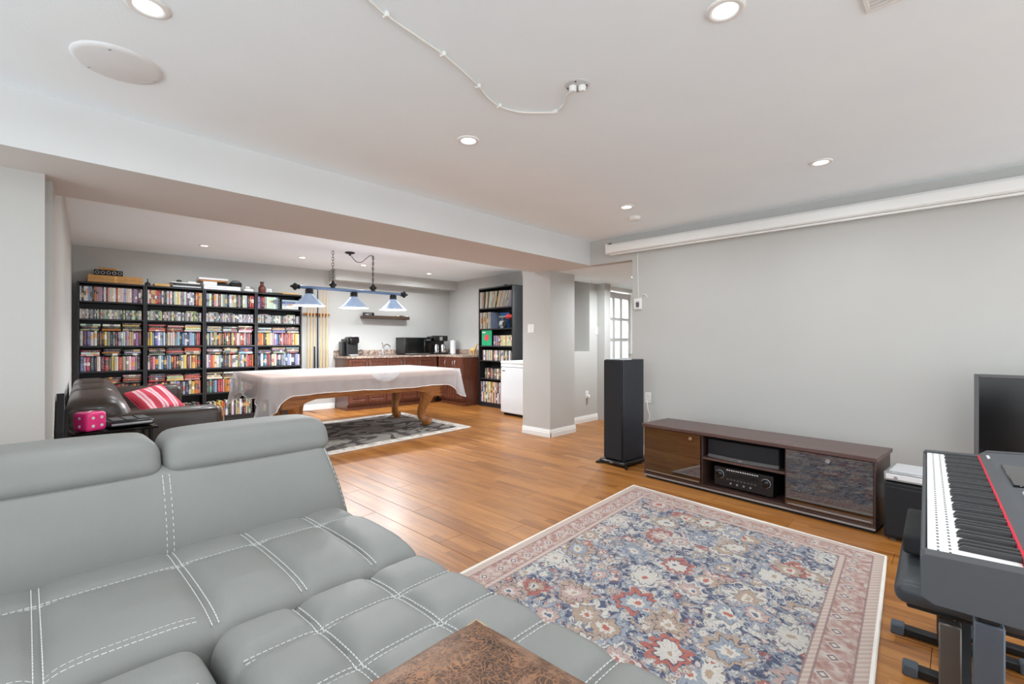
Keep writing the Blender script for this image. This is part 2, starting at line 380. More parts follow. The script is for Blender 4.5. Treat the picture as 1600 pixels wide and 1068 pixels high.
# ------------------------------------------------------------------ mesh helpers
class MB:
    def __init__(s): s.v = []; s.f = []; s.mi = []; s.k = 0; s.uv = {}
    def add(s, vs, fs, mi=None):
        o = len(s.v); s.v += [tuple(p) for p in vs]
        for f in fs: s.f.append(tuple(i + o for i in f)); s.mi.append(s.k if mi is None else mi)
        return s
    def box(s, x0, x1, y0, y1, z0, z1, b=0.0, mi=None):
        if x0 > x1: x0, x1 = x1, x0
        if y0 > y1: y0, y1 = y1, y0
        if z0 > z1: z0, z1 = z1, z0
        b = min(b, (x1 - x0) * .45, (y1 - y0) * .45, (z1 - z0) * .45)
        if b <= 0:
            v = [(x, y, z) for z in (z0, z1) for y in (y0, y1) for x in (x0, x1)]
            return s.add(v, [(0, 2, 3, 1), (4, 5, 7, 6), (0, 1, 5, 4), (2, 6, 7, 3), (0, 4, 6, 2), (1, 3, 7, 5)], mi)
        v = []; idx = {}
        for sx in (0, 1):
            for sy in (0, 1):
                for sz in (0, 1):
                    X = (x0, x1)[sx]; Y = (y0, y1)[sy]; Z = (z0, z1)[sz]
                    xi = X + (b if sx == 0 else -b); yi = Y + (b if sy == 0 else -b); zi = Z + (b if sz == 0 else -b)
                    for a, p in enumerate(((X, yi, zi), (xi, Y, zi), (xi, yi, Z))):
                        idx[sx, sy, sz, a] = len(v); v.append(p)
        f = []
        for q in (0, 1):
            f.append([idx[q, 0, 0, 0], idx[q, 1, 0, 0], idx[q, 1, 1, 0], idx[q, 0, 1, 0]])
            f.append([idx[0, q, 0, 1], idx[1, q, 0, 1], idx[1, q, 1, 1], idx[0, q, 1, 1]])
            f.append([idx[0, 0, q, 2], idx[1, 0, q, 2], idx[1, 1, q, 2], idx[0, 1, q, 2]])
            for r in (0, 1):
                f.append([idx[q, r, 0, 0], idx[q, r, 1, 0], idx[q, r, 1, 1], idx[q, r, 0, 1]])
                f.append([idx[q, 0, r, 0], idx[q, 1, r, 0], idx[q, 1, r, 2], idx[q, 0, r, 2]])
                f.append([idx[0, q, r, 1], idx[1, q, r, 1], idx[1, q, r, 2], idx[0, q, r, 2]])
                for w in (0, 1): f.append([idx[q, r, w, 0], idx[q, r, w, 1], idx[q, r, w, 2]])
        return s.add(v, f, mi)
    def tube(s, pts, r, n=8, closed=False, mi=None):
        pts = [Vector(p) for p in pts]; N = len(pts)
        rs = r if isinstance(r, (list, tuple)) else [r] * N
        vs = []; up = None
        for i, p in enumerate(pts):
            if closed: d = pts[(i + 1) % N] - pts[i - 1]
            else: d = pts[min(i + 1, N - 1)] - pts[max(i - 1, 0)]
            d.normalize()
            if up is None: up = Vector((0, 0, 1)) if abs(d.z) < 0.9 else Vector((1, 0, 0))
            a = d.cross(up).normalized(); bq = a.cross(d).normalized(); up = bq
            for k in range(n):
                t = 2 * PI * k / n
                vs.append(p + (a * math.cos(t) + bq * math.sin(t)) * rs[i])
        fs = []
        for i in range(N if closed else N - 1):
            j = (i + 1) % N
            for k in range(n):
                k2 = (k + 1) % n
                fs.append((i * n + k, i * n + k2, j * n + k2, j * n + k))
        if not closed:
            fs.append(tuple(range(n - 1, -1, -1))); fs.append(tuple((N - 1) * n + k for k in range(n)))
        return s.add(vs, fs, mi)
    def lathe(s, prof, n=20, c=(0, 0, 0), axis='Z', mi=None, sx=1.0, sy=1.0, cap=True):
        vs = []; fs = []
        for r, z in prof:
            for k in range(n):
                t = 2 * PI * k / n; a = r * math.cos(t) * sx; b_ = r * math.sin(t) * sy
                p = {'Z': (a, b_, z), 'X': (z, a, b_), 'Y': (a, z, b_)}[axis]
                vs.append((p[0] + c[0], p[1] + c[1], p[2] + c[2]))
        m = len(prof)
        for i in range(m - 1):
            for k in range(n):
                k2 = (k + 1) % n
                fs.append((i * n + k, i * n + k2, (i + 1) * n + k2, (i + 1) * n + k))
        if cap and prof[0][0] > 1e-6: fs.append(tuple(range(n - 1, -1, -1)))
        if cap and prof[-1][0] > 1e-6: fs.append(tuple((m - 1) * n + k for k in range(n)))
        return s.add(vs, fs, mi)
    def prism(s, poly, a0, a1, axis='Z', mi=None):
        def P(p, h): return {'Z': (p[0], p[1], h), 'Y': (p[0], h, p[1]), 'X': (h, p[0], p[1])}[axis]
        n = len(poly); vs = [P(p, a0) for p in poly] + [P(p, a1) for p in poly]
        fs = [tuple(range(n - 1, -1, -1)), tuple(range(n, 2 * n))] + [(i, (i + 1) % n, n + (i + 1) % n, n + i) for i in range(n)]
        return s.add(vs, fs, mi)
    def loft(s, rings, cap=True, mi=None, closed_ring=True):
        n = len(rings[0]); vs = [p for r in rings for p in r]; fs = []
        for i in range(len(rings) - 1):
            for k in range(n if closed_ring else n - 1):
                k2 = (k + 1) % n
                fs.append((i * n + k, i * n + k2, (i + 1) * n + k2, (i + 1) * n + k))
        if cap:
            fs.append(tuple(range(n - 1, -1, -1))); fs.append(tuple((len(rings) - 1) * n + k for k in range(n)))
        return s.add(vs, fs, mi)
    def rbox(s, x0, x1, y0, y1, z0, z1, r, seg=(10, 10, 4), fn=None, mi=None):
        """soft block: a gridded box with round edges, then shaped by fn(x, y, z)"""
        def axis(a, b, n):
            rr = min(r, (b - a) / 2 - 1e-4)
            xs = [a + rr * (1 - math.cos(PI / 2 * i / 4)) for i in range(4)]
            xs += [a + rr + (b - a - 2 * rr) * i / n for i in range(n + 1)]
            xs += [b - rr * (1 - math.cos(PI / 2 * i / 4)) for i in range(3, -1, -1)]
            return xs
        A = (axis(x0, x1, seg[0]), axis(y0, y1, seg[1]), axis(z0, z1, seg[2]))
        lo = (x0, y0, z0); hi = (x1, y1, z1)
        key = {}; vs = []
        def V(i, j, k):
            if (i, j, k) in key: return key[i, j, k]
            p = [A[0][i], A[1][j], A[2][k]]; q = []
            for a in range(3):
                rr = min(r, (hi[a] - lo[a]) / 2 - 1e-4)
                q.append(min(max(p[a], lo[a] + rr), hi[a] - rr))
            d = Vector(p) - Vector(q)
            if d.length > 1e-9:
                nd = Vector([d[a] / max(1e-6, min(r, (hi[a] - lo[a]) / 2 - 1e-4)) for a in range(3)]).normalized()
                p = [q[a] + nd[a] * min(r, (hi[a] - lo[a]) / 2 - 1e-4) for a in range(3)]
            if fn: p = fn(*p)
            key[i, j, k] = len(vs); vs.append(tuple(p)); return key[i, j, k]
        nx, ny, nz = len(A[0]) - 1, len(A[1]) - 1, len(A[2]) - 1
        fs = []
        for i in range(nx):
            for j in range(ny):
                fs.append((V(i, j, nz), V(i + 1, j, nz), V(i + 1, j + 1, nz), V(i, j + 1, nz)))
                fs.append((V(i, j, 0), V(i, j + 1, 0), V(i + 1, j + 1, 0), V(i + 1, j, 0)))
        for i in range(nx):
            for k in range(nz):
                fs.append((V(i, 0, k), V(i + 1, 0, k), V(i + 1, 0, k + 1), V(i, 0, k + 1)))
                fs.append((V(i, ny, k), V(i, ny, k + 1), V(i + 1, ny, k + 1), V(i + 1, ny, k)))
        for j in range(ny):
            for k in range(nz):
                fs.append((V(0, j, k), V(0, j, k + 1), V(0, j + 1, k + 1), V(0, j + 1, k)))
                fs.append((V(nx, j, k), V(nx, j + 1, k), V(nx, j + 1, k + 1), V(nx, j, k + 1)))
        return s.add(vs, fs, mi)
    def mesh(s, name, mats, smooth=True, angle=38, recalc=True):
        me = bpy.data.meshes.new(name); me.from_pydata(s.v, [], s.f)
        if recalc:
            bm = bmesh.new(); bm.from_mesh(me); bmesh.ops.recalc_face_normals(bm, faces=bm.faces); bm.to_mesh(me); bm.free()
        for m in (mats if isinstance(mats, (list, tuple)) else [mats]): me.materials.append(M[m] if isinstance(m, str) else m)
        if any(s.mi): me.polygons.foreach_set('material_index', s.mi)
        if smooth:
            me.polygons.foreach_set('use_smooth', [True] * len(me.polygons)); me.set_sharp_from_angle(angle=rad(angle))
        me.update(); return me
    def build(s, name, mats, parent=None, smooth=True, angle=38, recalc=True, loc=None, rotz=0.0):
        return link(name, s.mesh(name, mats, smooth, angle, recalc), parent, loc, rotz)

def link(name, me, parent=None, loc=None, rotz=0.0):
    o = bpy.data.objects.new(name, me); COL.objects.link(o)
    if parent: o.parent = parent
    if loc is not None: o.location = loc
    o.rotation_euler = (0, 0, rotz)
    return o
def tag(o, label, cat, group=None):
    o['label'] = label; o['category'] = cat
    if group: o['group'] = group
    return o
def thing(name, label, cat, loc=(0, 0, 0), rotz=0.0, group=None):
    return tag(link(name, None, None, loc, rotz), label, cat, group)
def struct(o, label=None):
    o['kind'] = 'structure'
    if label: o['label'] = label
    return o
def B(*a, b=0.0): return MB().box(*a, b=b)

TH = rad(3.8)                     # the billiard half of the room is turned a little
def uvw(u, v): return (u * math.cos(TH) + v * math.sin(TH), -u * math.sin(TH) + v * math.cos(TH))
ROT = -TH
def at(u, v, z=0.0): x, y = uvw(u, v); return (x, y, z)

# ------------------------------------------------------------------ the setting
ZC, ZB, ZF = 2.41, 2.13, 2.53     # main ceiling, beam underside, billiard ceiling
fl = struct(B(-1.9, 9.0, -2.7, 9.3, -0.06, -0.009).build('floor', 'floor_base', smooth=False), 'orange brown laminate floor')
struct(B(-1.9, 4.78, -2.7, 3.19, ZC, ZC + 0.12).build('ceiling', 'ceiling', smooth=False), 'white ceiling of the living area')
struct(MB().prism([(-.3, 4.04), (4.68, 4.04), (6.7, 4.20), uvw(6.1, 8.75), uvw(-0.26, 8.75)], ZF, ZF + 0.1).build('ceiling', 'ceiling', smooth=False), 'white ceiling above the pool table')
struct(B(4.775, 9.0, 1.9, 4.16, ZB, ZB + 0.1).build('ceiling', 'ceiling', smooth=False), 'low ceiling of the hallway')
struct(B(-1.9, 4.776, 3.19, 4.05, ZB, ZF + 0.1).build('ceiling_beam', 'beam_paint', smooth=False), 'wide grey dropped beam across the room')
struct(B(4.66, 4.78, -2.7, 2.632, 0, ZC + 0.1).build('wall_right', 'wall', smooth=False), 'grey wall behind the television stand')
struct(B(4.66, 4.78, 2.632, 3.19, ZB, ZC + 0.1).build('wall_lintel', 'wall', smooth=False), 'wall piece above the hallway opening')
# walls behind the viewpoint: unseen, with openings added to let the daylight in
wf = MB(); wf.box(-1.9, 4.78, -2.8, -2.7, 0, .12); wf.box(-1.9, 4.78, -2.8, -2.7, 2.32, ZC + .1)
for x in (-1.9, .2, 2.3, 4.58): wf.box(x, x + .2, -2.8, -2.7, .12, 2.32)
struct(wf.build('wall_front', 'wall', smooth=False), 'wall behind the viewpoint with wide openings added for daylight')
wf = MB(); wf.box(-2.0, -1.9, -2.8, 3.75, 0, .12); wf.box(-2.0, -1.9, -2.8, 3.75, 2.32, ZC + .1)
for y in (-2.8, -.8, 1.3, 3.3): wf.box(-2.0, -1.9, y, y + .2 if y < 3 else 3.75, .12, 2.32)
struct(wf.build('wall_side', 'wall', smooth=False), 'wall beside the sofa with unseen openings added for daylight')
struct(B(-1.9, 0.073, 3.59, 3.75, 0, ZB).build('wall_stub', 'wall', smooth=False), 'wall stub under the beam')
def uvwall(name, u0, u1, v0, v1, z0, z1, mat='wall', label=None, parent=None):
    o = B(u0, u1, v0, v1, z0, z1).build(name, mat, parent, smooth=False)
    o.rotation_euler = (0, 0, ROT); return struct(o, label) if not parent else o
uvwall('wall_left', -0.26, -0.14, 3.72, 8.75, 0, ZF, label='narrow strip of left wall beside the bookcases')
uvwall('wall_back', -0.26, 6.1, 8.62, 8.75, 0, ZF, label='grey back wall behind bookcases and counter')
uvwall('wall_side', 5.95, 6.1, 6.05, 8.65, 0, ZF, label='grey side wall behind the counter')
uvwall('wall_side', 5.95, 6.1, 4.4, 6.05, 0, .9); uvwall('wall_side', 5.95, 6.1, 4.4, 6.05, 2.45, ZF); uvwall('wall_side', 5.95, 6.1, 4.4, 4.6, .9, 2.45)  # the gap left is an added daylight opening, hidden behind the column
uvwall('wall_bulkhead', 3.30, 5.95, 8.32, 8.62, 2.335, ZF, label='shallow bulkhead above the counter')
struct(B(4.65, 5.17, 3.795, 4.27, 0, ZF).build('wall_column', 'wall', smooth=False), 'grey boxed column under the beam')
# wall beside the hallway with a recessed niche
w2 = MB()
w2.box(5.17, 6.46, 4.14, 4.27, 0, 1.075); w2.box(6.03, 6.46, 4.14, 4.27, 1.075, ZB + .05); w2.box(5.1, 6.06, 4.44, 4.48, 1.03, ZB + .12); w2.box(6.03, 6.07, 4.27, 4.48, 1.03, ZB + .12); w2.box(5.1, 6.06, 4.27, 4.48, 1.03, 1.075); w2.box(5.1, 6.06, 4.27, 4.48, ZB + .05, ZB + .12)
w2.box(5.17, 6.6, 4.15, 4.27, ZB + .05, ZF)
struct(w2.build('wall_hall', 'wall', smooth=False), 'grey hallway wall with tall recessed niche')
struct(B(7.42, 9.0, 4.14, 4.27, 0, ZB).build('wall_hall', 'wall', smooth=False))
struct(B(6.40, 7.5, 5.4, 5.5, 0, 2.4).build('wall_utility', 'wall', smooth=False))
struct(B(7.5, 7.6, 4.27, 5.5, 0, 2.4).build('wall_utility', 'wall', smooth=False))
struct(B(6.40, 7.6, 4.27, 5.5, 2.4, 2.5).build('ceiling', 'ceiling', smooth=False))
struct(B(8.9, 9.0, 1.9, 4.14, 0, ZB).build('wall_hall', 'wall', smooth=False))
struct(B(4.78, 9.0, 1.9, 2.0, 0, ZB).build('wall_hall', 'wall', smooth=False))

# baseboards
def base_profile(length, h=0.10, t=0.016):
    # runs along +x, face towards -y
    return MB().prism([(0, 0), (-t, 0), (-t, h * .55), (-t * .75, h * .62), (-t * .8, h * .75), (-t * .45, h * .86), (-t * .4, h), (0, h)], 0, length, 'X')
def baseboard(name, p, q):
    d = Vector(q) - Vector(p)
    o = base_profile(d.length).build(name, 'white_trim', angle=20); o.location = (p[0], p[1], 0.0); o.rotation_euler = (0, 0, math.atan2(d.y, d.x)); return struct(o)
baseboard('baseboard_column', (4.634, 3.795), (5.186, 3.795))
baseboard('baseboard_column', (4.65, 4.27), (4.65, 3.779))
baseboard('baseboard_hall', (5.17, 4.14), (6.46, 4.14))
baseboard('baseboard_right', (4.66, 2.632), (4.66, -2.7))
baseboard('baseboard_right', (4.644, 2.632), (4.78, 2.632)).rotation_euler = (0, 0, 0)
baseboard('baseboard_back', uvw(2.75, 8.62), uvw(3.40, 8.62))
baseboard('baseboard_left', (-1.9, 3.59), (0.073, 3.59))
baseboard('baseboard_left', uvw(-0.14, 3.78), uvw(-0.14, 8.62))

# laminate planks: individual boards, each its own part of the floor
def proj(p):
    f = (math.cos(YAW), math.sin(YAW)); r = (math.sin(YAW), -math.cos(YAW))
    w = p[0] * f[0] + p[1] * f[1]
    if w < 0.15: return None
    return (800 + 731 * (p[0] * r[0] + p[1] * r[1]) / w, 534 - 731 * (p[2] - 1.22) / w, w)
PW, PL = 0.1935, 1.29
plank_me = B(0, PW - 0.0016, 0, PL - 0.0016, -0.009, 0.0, b=0.0014).mesh('plank', 'plank', angle=20)
spots = []
for i in range(-10, 48):
    x = i * PW
    y = -2.7 + (i * 0.43 % 1.0) * PL - PL
    while y < 9.2:
        if -1.9 <= x and x + PW <= 9.0 and y >= -2.7 and y + PL <= 9.3:
            c = [proj((x + a * PW, y + b_ * PL, 0)) for a in (0, 1) for b_ in (0, .5, 1)]
            ok = [q for q in c if q and -20 < q[0] < 1620 and q[1] < 1090]
            hid = (x < 1.0 and y + PL < 2.3) or (y > 8.35) or (y > 4.2 and x > 6.1) or (x > 4.7 and y < 2.2) or (x > 7.4)
            score = (1.0 / min(q[2] for q in ok) if ok and not hid else 0.0)
            spots.append((score, x, y))
        y += PL
spots.sort(reverse=True)
rest = MB()
for n, (sc, x, y) in enumerate(spots):
    if n < 300 and sc > 0:
        o = link('plank', plank_me, fl, (x, y, 0)); o['label'] = 'orange brown laminate plank'
    else: rest.box(x, x + PW - .0016, y, y + PL - .0016, -0.009, 0.0)
if rest.v:
    o = rest.build('planks_beyond', 'floor_base', fl, smooth=False); o['kind'] = 'stuff'

# ------------------------------------------------------------------ door with glass panes in the hallway
d1 = link('door_1', None, None, (6.47, 4.16, 0), rad(2.5)); struct(d1, 'white hallway door with frosted glass panes')
DW, DH = 0.92, 2.05
fr = MB(); fr.box(0, 0.075, 0, 0.04, 0.01, DH, .003); fr.box(DW - .1, DW, 0, 0.04, 0.01, DH, .003)
fr.box(.075, DW - .1, 0, .04, DH - .10, DH, .003); fr.box(.075, DW - .1, 0, .04, 0.01, 0.24, .003)
fr.build('door_frame', 'door_white', d1)
ncol, nrow = 3, 5; gx0, gx1, gz0, gz1 = .075, DW - .1, .24, DH - .10
cw = (gx1 - gx0) / ncol; ch = (gz1 - gz0) / nrow
for i in range(1, ncol): B(gx0 + i * cw - .035, gx0 + i * cw + .035, .004, .036, gz0, gz1, b=.004).build('muntin', 'door_white', d1)
for j in range(1, nrow): B(gx0, gx1, .002, .038, gz0 + j * ch - .02, gz0 + j * ch + .02, b=.004).build('muntin', 'door_white', d1)
for i in range(ncol):
    for j in range(nrow):
        B(gx0 + i * cw + .03, gx0 + (i + 1) * cw - .03, .016, .024, gz0 + j * ch + .012, gz0 + (j + 1) * ch - .012).build('pane', 'frosted', d1, smooth=False)
hd = MB(); hd.lathe([(0.025, 0), (0.025, .008), (.009, .012), (.009, .04), (.022, .05), (.026, .065), (.018, .078), (0, .08)], 14, (DW - .05, 0, 1.0), 'Y'); 
for i, p in enumerate(hd.v): hd.v[i] = (p[0], -p[1], p[2])
hd.build('door_knob', 'chrome', d1)
jb = MB(); jb.box(6.46, 6.475, 4.11, 4.14, 0, ZB - .02); jb.box(7.40, 7.46, 4.11, 4.27, 0, ZB - .02); jb.box(6.46, 7.46, 4.14, 4.27, DH + .02, ZB)
struct(jb.build('trim_1', 'white_trim', smooth=False), 'white door casing in the hallway')

# ------------------------------------------------------------------ downlights
def downlight(x, y, zc, label, power, group, hall=False):
    t = thing('downlight', label, 'light', (x, y, zc), 0, group)
    MB().lathe([(0.042, -0.002), (0.044, -0.006), (0.058, -0.008), (0.066, -0.004), (0.067, 0.0)], 28).build('trim_ring', 'white_plastic', t, angle=60)
    MB().lathe([(0.0, -0.0035), (0.043, -0.003)], 28).build('lens', 'lens', t, recalc=False)
    L = bpy.data.lights.new('downlight_lamp', 'AREA'); L.shape = 'DISK'; L.size = 0.085; L.energy = power; L.color = LAMP_COLOUR; L.spread = rad(170)
    o = bpy.data.objects.new('downlight_lamp', L); COL.objects.link(o); o.parent = t; o.location = (0, 0, -0.012)
    return t
G1 = 'recessed lights in the living area ceiling'
downlight(0.30, 2.08, ZC, 'recessed ceiling light beside the round ceiling disc', DOWNLIGHT_MAIN, G1)
downlight(1.737, 0.611, ZC, 'recessed ceiling light closest to the slatted air vent', DOWNLIGHT_MAIN, G1)
downlight(1.812, 2.10, ZC, 'recessed ceiling light between the ceiling cable and the beam', DOWNLIGHT_MAIN, G1)
downlight(3.65, 0.672, ZC, 'recessed ceiling light above the middle of projector screen case', DOWNLIGHT_MAIN, G1)
downlight(3.671, 2.13, ZC, 'recessed ceiling light next to the smoke alarm', DOWNLIGHT_MAIN, G1)
for x, y, lb in ((0.3, 0.62, 'recessed ceiling light straight above the viewpoint'), (0.3, -1.0, 'recessed ceiling light behind the viewpoint, sofa side'), (1.75, -1.0, 'recessed ceiling light behind the viewpoint, piano side'), (3.65, -1.0, 'recessed ceiling light behind the piano by the screen wall')):
    downlight(x, y, ZC, lb, DOWNLIGHT_MAIN, G1)
G2 = 'recessed lights above the pool table'
for (u, v), lb in zip(((1.19, 7.52), (2.48, 7.55), (3.50, 7.6), (4.86, 7.7)), (
        'small recessed light above the second bookcase', 'small recessed light between second bookcase and the hanging chain',
        'small recessed light behind the black ceiling canopy', 'small recessed light nearest the corner above microwave')):
    x, y = uvw(u, v); downlight(x, y, ZF, lb, DOWNLIGHT_FAR, G2)
for u, v, lb in ((1.2, 5.1, 'recessed light behind the beam above the brown sofa arm'), (3.1, 5.1, 'recessed light behind the beam above the table near edge'), (4.7, 5.1, 'recessed light behind the beam near the column')):
    x, y = uvw(u, v); downlight(x, y, ZF, lb, DOWNLIGHT_FAR, G2)
downlight(5.9, 3.3, ZB, 'recessed light in the low hallway ceiling', 40.0, None)
downlight(7.0, 4.85, 2.4, 'light of the small room behind the glass door', 60.0, None)

# ------------------------------------------------------------------ ceiling fittings
t = thing('ceiling_disc', 'large flat round white cover disc on the ceiling', 'disc', (0.275, 2.60, ZC))
MB().lathe([(0, -0.012), (0.135, -0.012), (0.15, -0.008), (0.155, 0.0)], 48).build('cover_plate', 'disc_white', t, angle=60)
for a in (0.2, 2.3, 4.4): MB().lathe([(0, -.0145), (.005, -.0145), (.006, -.011)], 8, (.132 * math.cos(a), .132 * math.sin(a), 0)).build('screw', 'silver', t)
t = thing('ceiling_box', 'round electrical ceiling plate with white plug', 'electrical box', (1.773, 1.286, ZC))
MB().lathe([(0, -0.006), (0.05, -0.006), (0.056, -0.003), (0.058, 0)], 32).build('cover_plate', 'plate_grey', t, angle=60)
for sx, sy in ((-.012, .016), (.014, -.018)):
    MB().lathe([(0.0, -.03), (0.012, -.03), (0.017, -.024), (0.018, -.006)], 18, (sx, sy, 0)).build('plug', 'white_plastic', t)
for a in (0.4, 2.0, 3.6, 5.2): MB().lathe([(0, -.008), (.004, -.008), (.0045, -.005)], 8, (.044 * math.cos(a), .044 * math.sin(a), 0)).build('screw_hole', 'dark_slot', t)
cab = [(0.76, 1.46), (0.834, 1.483), (0.904, 1.502), (1.05, 1.52), (1.19, 1.539), (1.32, 1.572), (1.451, 1.613), (1.55, 1.655), (1.646, 1.672), (1.75, 1.645), (1.84, 1.57), (1.885, 1.505), (1.86, 1.43), (1.80, 1.365), (1.765, 1.305)]
def smooth_pts(p, n=6):
    out = []
    for i in range(len(p) - 1):
        p0 = p[max(i - 1, 0)]; p1 = p[i]; p2 = p[i + 1]; p3 = p[min(i + 2, len(p) - 1)]
        for k in range(n):
            t = k / n
            out.append(tuple(0.5 * (2 * b + (c - a) * t + (2 * a - 5 * b + 4 * c - d) * t * t + (3 * b - a - 3 * c + d) * t ** 3) for a, b, c, d in zip(p0, p1, p2, p3)))
    out.append(tuple(p[-1])); return out
pts = smooth_pts([(x, y, ZC - .008 - (.012 if i == 14 else 0)) for i, (x, y) in enumerate(cab)])
t = thing('ceiling_cable', 'white cable clipped along the ceiling to the round plate', 'cable', (0, 0, 0))
MB().tube(pts, .0055, 6).build('cable', 'offwhite_plastic', t)
for k in (2, 4, 6, 8, 11): B(cab[k][0] - .008, cab[k][0] + .008, cab[k][1] - .014, cab[k][1] + .014, ZC - .017, ZC, b=.003).build('cable_clip', 'white_plastic', t)
t = thing('smoke_alarm', 'small round white smoke alarm on the ceiling', 'smoke alarm', (4.03, 2.25, ZC))
MB().lathe([(0, -.03), (.04, -.029), (.052, -.022), (.055, -.008), (.06, 0)], 28).build('housing', 'white_plastic', t, angle=50)
MB().lathe([(.0, -.033), (.012, -.032), (.014, -.028)], 14, (.015, 0, 0)).build('test_button', 'offwhite_plastic', t)
t = thing('air_vent', 'white slatted air vent in the ceiling', 'vent', (2.017, 0.14, ZC), rad(90))
v = MB(); v.box(-.19, .11, -.09, -.075, -.008, 0, .002); v.box(-.19, .11, .075, .09, -.008, 0, .002); v.box(-.19, -.175, -.075, .075, -.008, 0, .002); v.box(.095, .11, -.075, .075, -.008, 0, .002)
v.build('frame', 'white_plastic', t)
B(-.175, .095, -.075, .075, -.002, 0).build('backing', 'plate_grey', t)
for k in range(7): B(-.175, .095, -.068 + k * .021, -.055 + k * .021, -.007, -.002, b=.001).build('slat', 'white_plastic', t)

# projector screen case along the screen wall
t = thing('projector_screen', 'long white roll-up projector screen case under the ceiling', 'projector screen', (4.655, 2.9, 2.20), rad(-90))
# local x runs along -Y, local y points to +X
prof = [(0.0, .018), (-.085, .018), (-.10, .03), (-.105, .06), (-.10, .10), (-.08, .122), (0.0, .122)]
MB().prism(prof, 0, 3.9, 'X').build('case', 'white_trim', t, angle=30)
B(.03, 3.87, -.075, -.045, -.002, .016, b=.004).build('bottom_bar', 'white_plastic', t)
B(-.012, 0, -.108, 0, .012, .126, b=.004).build('end_cap', 'white_plastic', t)
B(-.016, .01, -.03, 0, .126, .15, b=.003).build('bracket', 'frame_grey', t)

# ------------------------------------------------------------------ wall fittings
def plate(name, label, cat, loc, rotz, w, h, kind, group=None):
    t = thing(name, label, cat, loc, rotz, group)    # local: plate in xz, facing -y
    B(-w / 2, w / 2, -.007, 0, -h / 2, h / 2, b=.003).build('cover_plate', 'white_plastic', t)
    if kind == 'switch':
        for k in range(2 if w > .1 else 1):
            c = (-.024 + .048 * k) if w > .1 else 0
            B(c - .016, c + .016, -.011, -.006, -.033, .033, b=.002).build('rocker', 'white_trim', t)
    else:
        for z in (-.02, .02):
            MB().lathe([(0, -.010), (.016, -.010), (.017, -.006)], 16, (0, 0, z), 'Y').build('socket', 'offwhite_plastic', t)
    return t
plate('light_switch', 'white double light switch on the column', 'light switch', (4.65, 4.119, 1.398), rad(-90), .115, .115, 'switch')
plate('light_switch', 'narrow white light switch beside the niche', 'light switch', (6.22, 4.14, 1.391), 0, .072, .115, 'switch')
t = plate('wall_outlet', 'white outlet with plugged adapter below the niche', 'outlet', (5.959, 4.14, .416), 0, .072, .115, 'outlet')
B(-.022, .022, -.05, -.008, -.055, -.005, b=.006).build('adapter', 'white_plastic', t)
plate('wall_outlet', 'white outlet behind the tower speaker', 'outlet', (4.66, 2.44, .62), rad(-90), .072, .115, 'outlet')
t = thing('power_cable', 'white cord hanging from outlet behind the tower speaker', 'cord', (0, 0, 0))
MB().tube(smooth_pts([(4.645, 2.44, .60), (4.62, 2.43, .52), (4.63, 2.41, .42), (4.62, 2.44, .3), (4.62, 2.46, .1), (4.6, 2.4, .01)]), .006, 6).build('cord', 'white_plastic', t)
t = thing('thermostat', 'small white thermostat box on the grey wall', 'thermostat', (4.66, 2.555, 1.635), rad(-90))
B(-.045, .045, -.026, 0, -.06, .06, b=.006).build('housing', 'white_plastic', t)
B(-.02, .02, -.028, -.025, -.035, .02, b=.001).build('display', 'frame_grey', t)
for z in (.028, -.044): B(-.018, .018, -.029, -.025, z - .004, z + .004, b=.001).build('button', 'plate_grey', t)
t = thing('wall_cable', 'thin white cable running down the wall to thermostat', 'cable', (0, 0, 0))
MB().tube(smooth_pts([(4.655, 2.56, 2.19), (4.655, 2.565, 2.1), (4.656, 2.56, 1.9), (4.656, 2.552, 1.70)]), .0035, 6).build('cable', 'white_trim', t)
MB().tube(smooth_pts([(4.655, 2.54, 1.69), (4.648, 2.50, 1.735), (4.65, 2.46, 1.725), (4.655, 2.45, 1.70)]), .004, 6).build('loose_end', 'white_trim', t)

